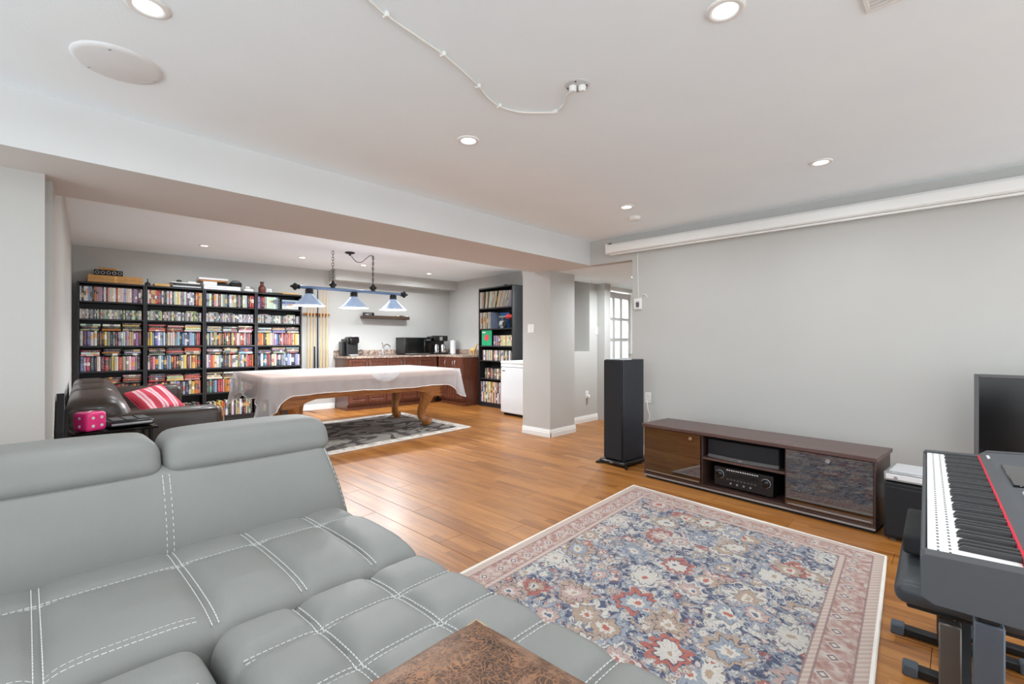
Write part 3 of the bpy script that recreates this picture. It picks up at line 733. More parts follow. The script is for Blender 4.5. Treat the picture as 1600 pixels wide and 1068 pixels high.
# ------------------------------------------------------------------ rugs
def quad_rug(name, label, corners, Wd, L, mat, bind, nx=16, ny=16, h=.012):
    # corners: far-left, far-right, near-right, near-left (world); u over the short side, v over the long one
    t = thing(name, label, 'rug', (0, 0, 0))
    a, b, c, d = [Vector((p[0], p[1])) for p in corners]
    mb = MB(); uv = []
    for z in (0.001, h):
        for i in range(nx + 1):
            for j in range(ny + 1):
                s, q = i / nx, j / ny
                p = (a * (1 - s) + b * s) * (1 - q) + (d * (1 - s) + c * s) * q
                wv = .003 * math.sin(s * 9 + q * 5) if z > .005 else 0
                mb.v.append((p.x, p.y, z + wv)); uv.append((s * Wd, q * L))
    k = (nx + 1) * (ny + 1)
    def I(i, j, l): return l * k + i * (ny + 1) + j
    for i in range(nx):
        for j in range(ny):
            mb.f.append((I(i, j, 1), I(i, j + 1, 1), I(i + 1, j + 1, 1), I(i + 1, j, 1))); mb.mi.append(0)
    for i in range(nx):
        mb.f += [(I(i, 0, 0), I(i, 0, 1), I(i + 1, 0, 1), I(i + 1, 0, 0)), (I(i, ny, 0), I(i + 1, ny, 0), I(i + 1, ny, 1), I(i, ny, 1))]; mb.mi += [0, 0]
    for j in range(ny):
        mb.f += [(I(0, j, 0), I(0, j + 1, 0), I(0, j + 1, 1), I(0, j, 1)), (I(nx, j, 0), I(nx, j, 1), I(nx, j + 1, 1), I(nx, j + 1, 0))]; mb.mi += [0, 0]
    me = mb.mesh('pile', mat, recalc=True, angle=60)
    l = me.uv_layers.new(name='UVMap')
    for lp in me.loops: l.data[lp.index].uv = uv[lp.vertex_index]
    link('pile', me, t)
    ring = MB(); pts = [a, b, c, d]; loop = []
    for i in range(4):
        p, q = pts[i], pts[(i + 1) % 4]
        for k2 in range(10): w = p.lerp(q, k2 / 10); loop.append((w.x, w.y, .009))
    ring.tube(loop, .0085, 6, closed=True).build('binding', bind, t)
    return t
RC = [(3.555, 1.996), (3.363, .31), (1.02, .165), (1.23, 1.866)]
quad_rug('persian_rug', 'faded navy and coral floral persian rug with ivory edge', RC, 1.70, 2.33, persian_mat(1.70, 2.33), 'rug_binding')
quad_rug('scroll_rug', 'dark grey scroll pattern rug under the pool table', [(2.05, 6.95), (4.47, 6.95), (4.40, 5.05), (1.95, 4.88)], 2.42, 1.98, pool_rug_mat(2.42, 1.98), 'rug_binding')

# ------------------------------------------------------------------ grey sectional sofa
t = sofa = thing('sectional_sofa', 'grey leather sectional sofa with white double stitching and headrests', 'sofa', (0, 0, 0))
XL = (-1.25, -.87, -.49, -.24, .02, .37, .615, .86)         # stitch lines running front to back on the rear row
def groove(d, w=.02): return math.exp(-(d / w) ** 2)
def ztop(x, y, xs, ys, x0, x1, y0, y1, z):
    b = .022 * max(0.0, 1 - (2 * (y - y0) / (y1 - y0) - 1) ** 4)
    xe = [x0] + sorted(xs) + [x1]; ye = [y0] + sorted(ys) + [y1]
    px = next((abs(2 * (x - a) / (c - a) - 1) for a, c in zip(xe, xe[1:]) if a <= x <= c), 1.0)
    py = next((abs(2 * (y - a) / (c - a) - 1) for a, c in zip(ye, ye[1:]) if a <= y <= c), 1.0)
    b += .027 * (1 - px ** 4) * (1 - py ** 4) * (.3 if (y1 > 2 and y > max(ys)) else 1.0)
    g = max([groove(x - q) for q in xs] + [groove(y - q) for q in ys] + [0])
    return z + b - .008 * g
def seat(name, x0, x1, y0, y1, z0, z1, xs, ys, seg):
    def fn(x, y, z):
        f = (z - z0) / (z1 - z0)
        dz = ztop(x, y, xs, ys, x0, x1, y0, y1, 0.0)
        return (x, y, z + dz * max(0.0, f) ** 3)
    return MB().rbox(x0, x1, y0, y1, z0, z1, .055, seg, fn).build(name, 'grey_leather', sofa, angle=80)
DASH, PITCH, SWID = .0105, .0145, .00115
def stitches(pairs, zf, name='stitching', parent=None, mat='stitch'):
    mb = MB()
    for (p, q) in pairs:
        p = Vector(p); q = Vector(q); d = q - p; L = d.length; d /= L; nrm = Vector((-d.y, d.x))
        for off in (-.0085, .0085):
            s = .004
            while s < L - DASH:
                a = p + d * s + nrm * off; b = p + d * (s + DASH) + nrm * off
                za, zb = zf(a.x, a.y), zf(b.x, b.y)
                w = nrm * SWID
                vs = []
                for c, z in ((a, za), (b, zb)):
                    for sg in (-1, 1):
                        for dz in (-.001, .0026): vs.append((c.x + w.x * sg, c.y + w.y * sg, z + dz))
                mb.add(vs, [(1, 3, 7, 5), (0, 1, 5, 4), (2, 6, 7, 3), (0, 2, 3, 1), (4, 5, 7, 6)])
                s += PITCH
    o = mb.build(name, mat, parent or sofa, smooth=False, recalc=False); o['kind'] = 'stuff'; return o
ZS = .425
ys1 = (1.96,)
c1 = seat('seat_cushion', -1.6, 1.05, 1.475, 2.21, .17, ZS, XL, ys1, (170, 48, 5))
Zr1 = lambda x, y: ztop(x, y, XL, ys1, -1.6, 1.05, 1.475, 2.21, ZS)
stitches([((-1.5, 1.96), (1.02, 1.96))] + [((x, 1.505), (x, 2.15)) for x in XL], Zr1, parent=c1)
xs2, ys2 = (.555, .795), (1.255, 1.04, .83, .605, .38)
c2 = seat('seat_cushion', .335, 1.03, -.25, 1.465, .17, ZS, xs2, ys2, (50, 112, 5))
Zr2 = lambda x, y: ztop(x, y, xs2, ys2, .335, 1.03, -.25, 1.465, ZS)
stitches([((.365, y), (1.005, y)) for y in ys2] + [((x, -.2), (x, 1.435)) for x in xs2], Zr2, parent=c2)
xs3, ys3 = (-.24, .06), (1.26, 1.0, .75)
c3 = seat('seat_cushion', -.6, .325, .1, 1.465, .17, ZS - .01, xs3, ys3, (54, 78, 5))
Zr3 = lambda x, y: ztop(x, y, xs3, ys3, -.6, .325, .1, 1.465, ZS - .01)
stitches([((-.55, y), (.29, y)) for y in ys3] + [((x, .15), (x, 1.42)) for x in xs3], Zr3, parent=c3)
# piping seam along the front of the rear row
stitches([((-.6, 1.536), (.33, 1.536))], lambda x, y: Zr1(x, y) - .0025, name='edge_stitching', parent=c1)
base = MB(); base.box(-1.55, 1.0, 1.50, 2.36, .06, .19, .01); base.box(.36, .99, -.2, 1.5, .06, .19, .01); base.box(-.56, .33, .15, 1.5, .06, .19, .01)
base.build('base_frame', 'grey_fabric_dark', sofa)
for x, y in ((.94, 1.56), (.94, 2.3), (.94, -.1), (.42, -.1), (-.5, .2), (-1.45, 2.3)): MB().lathe([(.02, 0.0), (.025, .065)], 12, (x, y, 0)).build('leg', 'black_plastic', sofa)
# backrest: leans back
def lean(x, y, z):
    f = (z - .40) / .34
    belly = .028 * math.sin(max(0, min(1, f)) * PI)
    k = .115 * f - (belly if y < 2.24 else 0)
    xx = x + (-.075 * max(0.0, f) if x > 0.5 else 0) * ((x - .5) / .58)
    return (xx, y + k, z)
bk = MB().rbox(-1.6, 1.085, 2.115, 2.36, .33, .735, .05, (50, 6, 16), lean).build('backrest', 'grey_leather', sofa, angle=80)
def bpt(x, f, off=0.0):
    z = .44 + f * .27; y = 2.115 + .115 * ((z - .40) / .34) - .028 * math.sin((z - .40) / .34 * PI)
    return (x + (-.075 * ((z - .4) / .34)) * ((x - .5) / .58 if x > .5 else 0), y - .001, z)
sm = MB()
def seam_dashes(sm, path, wid=.0014):
    acc = 0; pts = [Vector(p) for p in path]
    for p, q in zip(pts, pts[1:]):
        d = (q - p); L = d.length; d /= L; s = 0
        while s < L - .0105:
            sm.tube([p + d * s, p + d * (s + .0105)], wid, 5); s += .0145
for xx in (.364, .385, -.80, -.78): seam_dashes(sm, [bpt(xx, f / 12) for f in range(0, 13)])
seam_dashes(sm, [bpt(1.062, f / 12) for f in range(0, 13)])
sm.build('back_stitching', 'stitch', bk, smooth=False)['kind'] = 'stuff'
# headrests
def head(x0, x1):
    def fn(x, y, z):
        m = (x - x0) / (x1 - x0); e = 1 - abs(2 * m - 1) ** 12
        f = (z - .70) / .15
        zz = z - .030 * (1 - e) * max(0, f) + .008 * math.sin(m * PI) * max(0, f)
        return (x, y + .055 * f - .006 * math.sin(m * PI), zz)
    return MB().rbox(x0, x1, 2.205, 2.46, .70, .848, .05, (36, 8, 5), fn).build('headrest', 'grey_leather', sofa, angle=80)
head(.374, 1.04); head(-.36, .371); head(-1.10, -.363)
# distressed brown leather cushion lying on the chaise
t = thing('leather_cushion', 'distressed brown leather cushion lying on the grey sofa', 'cushion', (.54, .62, .483), rad(1.5))
def pil(x, y, z):
    r = max(abs(x), abs(y)) / .235
    h = .052 * max(0.0, 1 - (abs(x) / .235) ** 3.2) ** .5 * max(0.0, 1 - (abs(y) / .235) ** 3.2) ** .5
    pin = 1 - .05 * (1 - (x / .235) ** 2 * (y / .235) ** 2)
    return (x * pin, y * pin, (.05 + (h + .004) * (1 if z > 0 else -1)))
cz = MB()
N = 26
for sg in (1, -1):
    vs = [pil(-.235 + .47 * i / N, -.235 + .47 * j / N, sg) for i in range(N + 1) for j in range(N + 1)]
    cz.add(vs, [(i * (N + 1) + j, (i + 1) * (N + 1) + j, (i + 1) * (N + 1) + j + 1, i * (N + 1) + j + 1) for i in range(N) for j in range(N)])
rim = [(-.235 + .47 * i / N, -.235) for i in range(N)] + [(.235, -.235 + .47 * i / N) for i in range(N)] + [(.235 - .47 * i / N, .235) for i in range(N)] + [(-.235, .235 - .47 * i / N) for i in range(N)]
cz.build('cushion_body', 'distressed', t, angle=80)
MB().tube([pil(x, y, 1)[:2] + (.05,) for x, y in rim], .005, 6, closed=True).build('piping', 'tan_leather', t)
tg = MB(); tg.rbox(-.20, -.15, .225, .262, .045, .062, .008, (2, 2, 1)); tg.build('care_tag', 'white_box', t)

# ------------------------------------------------------------------ pool table and its cover
TL, TW, TZ = 2.58, 1.45, .815
t = thing('pool_table', 'oak pool table with carved scroll legs under a cover', 'pool table', (1.84, 5.50, 0), ROT)
B(0.03, TL - .03, 0.03, TW - .03, .70, .775, b=.01).build('slate_bed', 'oak', t)
rl = MB()
for y0, y1 in ((0, .13), (TW - .13, TW)): rl.box(0, TL, y0, y1, .735, TZ, .02)
for x0, x1 in ((0, .13), (TL - .13, TL)): rl.box(x0, x1, .13, TW - .13, .735, TZ, .02)
rl.build('rail', 'oak', t)
def arched(L, z0, z1, drop):
    p = [(0.0, z1), (0.0, z0 - drop), (.20, z0 - drop), (.24, z0 - drop * .7), (.32, z0 - drop * .3), (.42, z0)]
    return p + [(L - x, z) for x, z in reversed(p)]
IN = .17
for y in (IN, TW - IN - .04): MB().prism([(x + IN, z) for x, z in arched(TL - 2 * IN, .53, .70, .095)], y, y + .04, 'Y').build('apron', 'oak', t, angle=25)
for x in (IN, TL - IN - .04): MB().prism([(y + IN, z) for y, z in arched(TW - 2 * IN, .53, .70, .095)], x, x + .04, 'X').build('apron', 'oak', t, angle=25)
mo = MB()
for y in (IN - .02, TW - IN - .04): mo.box(IN - .02, TL - IN + .02, y, y + .06, .675, .70, .006)
mo.build('moulding', 'oak', t)
def pool_leg(cx, cy, sx, sy):
    # S-scroll: knee out, shin in, scroll foot out; section is a rounded rectangle
    path = [(.02, .66, .085), (.05, .58, .085), (.09, .50, .086), (.10, .43, .078), (.07, .35, .064), (.03, .27, .054), (.008, .19, .047), (.014, .13, .045), (.045, .085, .047), (.078, .05, .044), (.08, .0165, .036)]
    dx, dy = sx / math.sqrt(2), sy / math.sqrt(2); rings = []
    for o, z, r in [(a_, b_, c_ * 1.22) for a_, b_, c_ in path]:
        ring = []
        for k in range(14):
            a = 2 * PI * k / 14; ca, sa = math.cos(a), math.sin(a)
            f = (abs(ca) ** 3 + abs(sa) ** 3) ** (-1 / 3)
            q1 = o + r * f * ca; q2 = r * .88 * f * sa
            ring.append((cx + dx * q1 - dy * q2, cy + dy * q1 + dx * q2, z))
        rings.append(ring)
    o = MB().loft(rings).build('leg', 'oak_leg', t, angle=50)
    # carved scrolls: knee volute and foot volute
    ft = MB().lathe([(0, -.058), (.03, -.058), (.046, -.05), (.049, -.03), (.049, .03), (.046, .05), (.03, .058), (0, .058)], 18)
    cxx, cyy = cx + dx * .115, cy + dy * .115
    ft.v = [(cxx + dx * p[0] - dy * p[2], cyy + dy * p[0] + dx * p[2], .066 + p[1]) for p in ft.v]
    ft.build('scroll_foot', 'oak_leg', o, angle=40)
    for off, z, rr in ((.135, .46, .045), (.16, .066, .036)):
        sp = []
        for k in range(22):
            a = k / 21 * 3.6 * PI; q = rr * (1 - k / 26)
            p1 = off - .045 + q * math.cos(a); sp.append((cx + dx * p1 - dy * .082 * (1 if z > .2 else .6), cy + dy * p1 + dx * .082 * (1 if z > .2 else .6), z + q * math.sin(a)))
        MB().tube(sp, .009, 6).build('carved_scroll', 'oak_leg', o)
for x, sx in ((.44, -1), (TL - .44, 1)):
    for y, sy in ((.34, -1), (TW - .34, 1)): pool_leg(x, y, sx, sy)

def make_cover():
    per = []; n = 260; R = .06
    L2 = [(TL, 'b'), (TW, 'r'), (TL, 't'), (TW, 'l')]; tot = 2 * (TL + TW)
    m = .025
    rows = []; NR = 11
    def rim(s):
        s %= tot
        if s < TL: return (s, -m, 0, -1, s, TL)
        s -= TL
        if s < TW: return (TL + m, s, 1, 0, s, TW)
        s -= TW
        if s < TL: return (TL - s, TW + m, 0, 1, s, TL)
        s -= TL
        return (-m, TW - s, -1, 0, s, TW)
    ss = [tot * k / n for k in range(n)]
    rng = random.Random(3)
    ph = [rng.random() * 6 for _ in range(8)]
    for r in range(NR):
        f = r / (NR - 1); ring = []
        for s in ss:
            x, y, nx_, ny_, a, LL = rim(s)
            dc = min(a, LL - a)                                   # distance to the nearest corner
            cw = math.exp(-(dc / .13) ** 2)                       # corner weight
            cs = 0 if (s < dc + .01 or s > tot - dc - .01) else 1
            corner = min(range(4), key=lambda q: min(abs(s - (0, TL, TL + TW, 2 * TL + TW)[q]), tot - abs(s - (0, TL, TL + TW, 2 * TL + TW)[q])))
            extra = (.20, .19, .16, .17)[corner]
            drop = .195 + extra * cw + .006 * math.sin(s * 4 + ph[0]) + .003 * math.sin(s * 13 + ph[1])
            if ny_ == 0 and nx_ < 0: drop += .05 + .03 * math.sin(a * 9)
            fold = .008 * math.sin(s * 31 + ph[2]) + .006 * math.sin(s * 53 + ph[3])
            fold += cw * .035 * math.sin(dc * 62 + ph[4 + corner])
            out = .012 + f * (.02 + .045 * cw) + f * fold
            # round the corner at the rim
            px, py = x + nx_ * out, y + ny_ * out
            if dc < R:
                ccx = R if x < TL / 2 else TL - R; ccy = R if y < TW / 2 else TW - R
                d = Vector((px - ccx, py - ccy)); 
                if d.length > R + .03 + out: d = d.normalized() * (R + .03 + out + (.3 * cw * f * .12)); px, py = ccx + d.x, ccy + d.y
            z = TZ + .012 - .018 * min(1, f * 6) - drop * f
            ring.append((px, py, z))
        rows.append(ring)
    mb = MB(); mb.loft(rows, cap=False)
    # the top: concentric rings shrinking to the middle with slight sag and wrinkles
    tops = []
    for r in range(0, 15):
        f = r / 15; ring = []
        for k, s in enumerate(ss):
            x, y, z = rows[0][k]
            px = TL / 2 + (x - TL / 2) * (1 - f); py = TW / 2 + (y - TW / 2) * (1 - f)
            zz = TZ + .012 + (.010 * math.sin(px * 5 + py * 3) * math.sin(py * 7 - px * 2) + .005 * math.sin(px * 17 + py * 11)) * min(1, f * 4)
            ring.append((px, py, zz if r else z))
        tops.append(ring)
    o = len(mb.v); mb.loft(list(reversed(tops)), cap=False)
    mb.add([(TL / 2, TW / 2, TZ + .012)] + tops[-1], [(0, 1 + k, 1 + (k + 1) % n) for k in range(n)])
    me = mb.mesh('table_cover', 'cover', angle=80)
    bm = bmesh.new(); bm.from_mesh(me); bmesh.ops.remove_doubles(bm, verts=bm.verts, dist=.0004); bmesh.ops.recalc_face_normals(bm, faces=bm.faces); bm.to_mesh(me); bm.free()
    c = thing('table_cover', 'translucent white vinyl cover draped over the pool table', 'table cover', (1.84, 5.50, .002), ROT)
    link('cover_sheet', me, c)
    MB().tube(rows[-1], .0045, 5, closed=True).build('hem', 'white_plastic', c)
    # a folded-back flap of the cover on the near edge
    fl_ = MB(); ring = []
    for r in range(5):
        f = r / 4; ring.append([(1.18 + .42 * (k / 12) , -m - .02 - .012 * f - .01 * math.sin(k), TZ + .008 - f * (.11 * math.sin(PI * k / 12) ** .7 + .004)) for k in range(13)])
    fl_.loft(ring, cap=False, closed_ring=False).build('folded_flap', 'cover', c, recalc=False, angle=80)
make_cover()

# ------------------------------------------------------------------ pendant lamp over the table
LZ = 1.972
t = thing('pendant_lamp', 'three shade blue pool table lamp hanging on chains', 'pendant lamp', (3.35, 6.45, 0), ROT)
MB().tube([(-.76, 0, LZ), (.76, 0, LZ)], .022, 14).build('bar', 'bar_blue', t)
for s in (-1, 1):
    p = [(.0, .762), (.03, .765), (.034, .78), (.026, .79), (.05, .815), (.052, .83), (.03, .85), (.018, .862), (.012, .885), (0, .89)]
    MB().lathe([(r, z * s) for r, z in p], 12, (0, 0, LZ), 'X').build('finial', 'iron', t, angle=50)
for x in (-.638, 0.0, .633):
    sh = MB().lathe([(.05, -.085), (.056, -.10), (.075, -.125), (.14, -.19), (.195, -.24), (.212, -.252), (.207, -.252), (.135, -.194), (.07, -.13), (.045, -.10)], 32, (x, 0, LZ)).build('shade', 'shade_blue', t, angle=50)
    MB().lathe([(.04, -.021), (.052, -.03), (.055, -.05), (.048, -.055), (.052, -.062), (.055, -.085), (.046, -.09)], 20, (x, 0, LZ)).build('socket_cap', 'iron', t, angle=50)
    MB().lathe([(.205, -.2525), (.132, -.196), (.068, -.133), (.02, -.12), (0, -.12)], 32, (x, 0, LZ), cap=False).build('shade_lining', 'shade_inside', sh, recalc=False)
    MB().lathe([(0, -.185), (.018, -.182), (.026, -.168), (.024, -.155), (.014, -.15), (.013, -.125)], 16, (x, 0, LZ)).build('bulb', 'bulb', sh)
    L = bpy.data.lights.new('bulb_lamp', 'POINT'); L.energy = PENDANT_BULB; L.color = (.94, .97, 1.0); L.shadow_soft_size = .025
    lo_ = bpy.data.objects.new('bulb_lamp', L); COL.objects.link(lo_); lo_.parent = t; lo_.location = (x, 0, LZ - .215)
def chain(mb, x0, z0, z1, n):
    h = (z1 - z0) / n
    for k in range(n):
        zc = z0 + (k + .5) * h; pts = []
        for q in range(12):
            a = 2 * PI * q / 12; c, s_ = .015 * math.cos(a), h * .62 * math.sin(a)
            pts.append((x0 + c, 0, zc + s_) if k % 2 else (x0 + c * .35, c, zc + s_))
        mb.tube(pts, .0034, 5, closed=True)
for x in (-.31, .30):
    MB().lathe([(.02, .02), (.03, .028), (.035, .04), (.055, .062), (.056, .07), (.03, .095), (.022, .112), (.01, .12), (.01, .128), (0, .13)], 12, (x, 0, LZ)).build('chain_finial', 'iron', t, angle=50)
    c = MB(); chain(c, x, LZ + .125, ZF - .02, 10); c.build('chain', 'iron', t)
    MB().tube([(x, 0, ZF - .001), (x, 0, ZF - .012), (x + .008, 0, ZF - .022), (x, 0, ZF - .032), (x - .008, 0, ZF - .022)], .0035, 6).build('ceiling_hook', 'iron', t)
MB().lathe([(0, -.05), (.012, -.05), (.014, -.03), (.03, -.026), (.066, -.014), (.07, -.004), (.07, 0)], 24, (-.06, 0, ZF)).build('ceiling_canopy', 'iron', t, angle=50)
MB().tube(smooth_pts([(-.04, 0, ZF - .045), (-.01, 0, ZF - .085), (.05, 0, ZF - .13), (.12, 0, ZF - .12), (.2, 0, ZF - .05), (.25, 0, ZF - .012), (.29, 0, ZF - .012), (.302, 0, ZF - .06), (.30, .004, ZF - .2), (.30, .004, LZ + .12)]), .005, 6).build('power_cord', 'black_plastic', t)

# ------------------------------------------------------------------ bookcases
def bookcase(name, label, w, h, d, shelves, loc, rotz, group=None, th=.022):
    t = thing(name, label, 'bookcase', loc, rotz, group)      # local: x width, y depth (front at 0), z up
    for x in (0, w - th): B(x, x + th, 0, d, 0, h, b=.0015).build('side_panel', 'blackbrown', t)
    B(th, w - th, 0, d, h - th, h, b=.0015).build('top_panel', 'blackbrown', t)
    B(th, w - th, d - .008, d - .002, .02, h - th).build('back_panel', 'blackbrown', t, smooth=False)
    B(th, w - th, .02, .035, 0, shelves[0] - th).build('plinth', 'blackbrown', t, smooth=False)
    for z in shelves: B(th, w - th, .006, d - .008, z - th, z, b=.0015).build('shelf', 'blackbrown', t)
    return t
BV, BU0, BWD = 8.335, -.088, .705
SH = (.085, .45, .83, 1.17, 1.53, 1.765)
which = ('leftmost', 'second', 'third', 'fourth')
clabel = ('black bookcase nearest the left wall, partly behind the brown sofa', 'black bookcase second from the left wall', 'black bookcase third from the left wall, beside the table corner', 'black bookcase beside the cue rack, lowest shelves behind table cover')
for c in range(4):
    bookcase('bookcase', clabel[c], BWD - .002, 2.02, .275, SH, at(BU0 + c * BWD, BV), ROT, 'tall black bookcases along the back wall')

PAL = {'W': ((222, 222, 222), 'white'), 'K': ((34, 32, 36), 'black'), 'B': ((62, 92, 160), 'blue'), 'L': ((150, 174, 200), 'light blue'), 'N': ((44, 50, 84), 'navy'),
       'R': ((178, 44, 42), 'red'), 'M': ((110, 28, 52), 'maroon'), 'O': ((222, 112, 44), 'orange'), 'Y': ((226, 194, 96), 'yellow'), 'C': ((226, 214, 188), 'cream'),
       'P': ((222, 152, 148), 'pink'), 'V': ((166, 140, 176), 'lilac'), 'G': ((148, 150, 152), 'grey'), 'T': ((52, 138, 140), 'teal'), 'E': ((112, 78, 58), 'brown'), 'A': ((196, 178, 150), 'tan'), 'S': ((190, 206, 150), 'pale green')}
def unit_book(name, mats, pages):
    mb = MB(); mb.uvs = []
    def q(v, uv, mi):
        o = len(mb.v); mb.v += v; mb.f.append((o, o + 1, o + 2, o + 3)); mb.mi.append(mi); mb.uvs += uv
    s = [(0, .05), (.25, .012), (.75, .012), (1, .05)] if pages else [(0, .02), (.06, 0), (.94, 0), (1, .02)]
    for (x0, y0), (x1, y1) in zip(s, s[1:]): q([(x0, y0, 0), (x1, y1, 0), (x1, y1, 1), (x0, y0, 1)], [(x0, 0), (x1, 0), (x1, 1), (x0, 1)], 0)
    y0 = s[0][1]
    q([(0, 1, 0), (0, y0, 0), (0, y0, 1), (0, 1, 1)], [(.02, 0), (.02, 0), (.02, .05), (.02, .05)], 0)
    q([(1, y0, 0), (1, 1, 0), (1, 1, 1), (1, y0, 1)], [(.02, 0), (.02, 0), (.02, .05), (.02, .05)], 0)
    e = .012 if pages else 0.0
    q([(0, y0, 1 - e), (1, y0, 1 - e), (1, 1, 1 - e), (0, 1, 1 - e)], [(.02, .02)] * 4, 1)
    q([(0, y0, e), (0, 1, e), (1, 1, e), (1, y0, e)], [(.02, .02)] * 4, 1)
    q([(1, .98, 0), (0, .98, 0), (0, .98, 1), (1, .98, 1)], [(.02, .02)] * 4, 1)
    return mb
UB, UC = unit_book('book', None, True), unit_book('case', None, False)
def finish(mb, name, mats):
    me = mb.mesh(name, mats, smooth=False, recalc=False)
    l = me.uv_layers.new(name='UVMap')
    for i, uv in enumerate(mb.uvs): l.data[i].uv = uv
    return me
book_me = finish(UB, 'book', ['book_cover', 'paper']); case_me = finish(UC, 'disc_case', ['disc_case', 'disc_case'])
ITEMS = []     # (kind, area, matrix pieces, colour, label, group)
ORD = ['first', 'second', 'third', 'fourth', 'fifth', 'sixth', 'seventh', 'eighth', 'ninth', 'tenth', 'eleventh', 'twelfth', 'thirteenth', 'fourteenth', 'fifteenth', 'sixteenth', 'seventeenth', 'eighteenth', 'nineteenth', 'twentieth']
def ordw(n):
    if n < 20: return ORD[n]
    tens = {2: 'twenty', 3: 'thirty', 4: 'forty', 5: 'fifty'}[(n + 1) // 10]
    return (tens + ('-' + ORD[(n + 1) % 10 - 1])) if (n + 1) % 10 else {20: 'twentieth', 30: 'thirtieth', 40: 'fortieth', 50: 'fiftieth'}[n + 1]
def jit(c, r=16):
    g = sum(c) / 3
    return tuple(max(8, min(225, (v * .82 + g * .18) * .9 + random.uniform(-r, r))) for v in c)
ITEMROT = ROT
def item(kind, P, dims, code, label, group, rot=(0, 0, 0), vis=1.0):
    """P world position of the unit corner, dims = thickness, depth, height"""
    w = P[0] * math.cos(YAW) + P[1] * math.sin(YAW)
    ITEMS.append((kind, vis * dims[0] * dims[2] / w ** 2, P, dims, jit(PAL[code][0]), label, group, rot))
def upright_row(kind, fr, x0, x1, z, codes, hr, depth, label, group, gaps=(), setback=.02, vis=1.0, lean=0.0):
    """fr(x, y, z) -> world; rotz; fills x0..x1 with the coded items"""
    F, rz = fr; ws = []
    for c in codes:
        ws.append({'book': random.uniform(.7, 1.35), 'dvd': random.uniform(.85, 1.15), 'cd': random.uniform(.85, 1.1)}[kind])
    k = (x1 - x0) / sum(ws); x = x0
    for i, (c, w) in enumerate(zip(codes, ws)):
        h = random.uniform(*hr)
        if c != '.':
            item(kind, F(x + .0006, setback + random.uniform(0, .014 if kind == 'book' else .005), z + .0008), (w * k - .0012, depth * random.uniform(.92, 1), h), c,
                 label % (PAL[c][1], ordw(i)), group, (0, lean, rz), vis)
        x += w * k
def lying_stack(fr, x0, x1, z, codes, label, group, setback=.025, th=(.018, .032), top=9.9, vis=1.0):
    F, rz = fr; zz = z
    for i, c in enumerate(codes):
        h = random.uniform(*th)
        if zz + h > top: break
        L = (x1 - x0) * random.uniform(.86, 1.0); xo = random.uniform(0, (x1 - x0) - L)
        # laid flat: thickness becomes height, spine faces the room
        item('book', F(x0 + xo, setback + random.uniform(0, .012), zz + h), (h - .0008, .14, L), c, label % (PAL[c][1], ordw(i)), group, (0, PI / 2, rz), vis)
        zz += h
    return zz
rows = {  # per case: dvd row, cd row, then the four book shelves from the top; 'x|y|z' are lying stacks
 0: ('WKWWLLKOPVVNWMPWCWRCCWLCCWEVVNMV', 'GAKSG', 'WMBWWKEKYGKLRLLWVYAMVM', 'BVRNNCMRNYCRAGCPGM', 'REKMEKNGAKREMKOK', 'KEKWKRKGKAKM'),
 1: ('WRPYORRMWNNWRWKCCYWGGWVKWVWKORYY', 'WSAKG', 'YYLBWLWNCCCGLKBWNLLNRR', 'CMPNWLKGLKREKCYMCYOK', 'RMEKYMKALLKLNCYOO', 'KRKKWKREKAWPEKKM'),
 2: ('LWKPCEWGGKWSSNVKCWKRR', 'KWGVG', 'KCKWEYLKOKEKEOKYERWPRRWMTRK', 'WVOYCCLNKENCRWWCEYLWKPRRO', 'KTNLRRPOOWKNKWROKRE', 'KWKYOYORWEKWKSYWKMYTCK'),
 3: ('VMMGWWCWGK', 'TGAWE', 'OOOKKYYWVVBNRPMREORCOYC', 'NNWNTRRNCCNNEGLNLWKNLC', 'KNWEKGTNMRKEWN', 'KEKWKRKGKAKM')}
shname = ('lowest', 'second lowest', 'fourth', 'third')
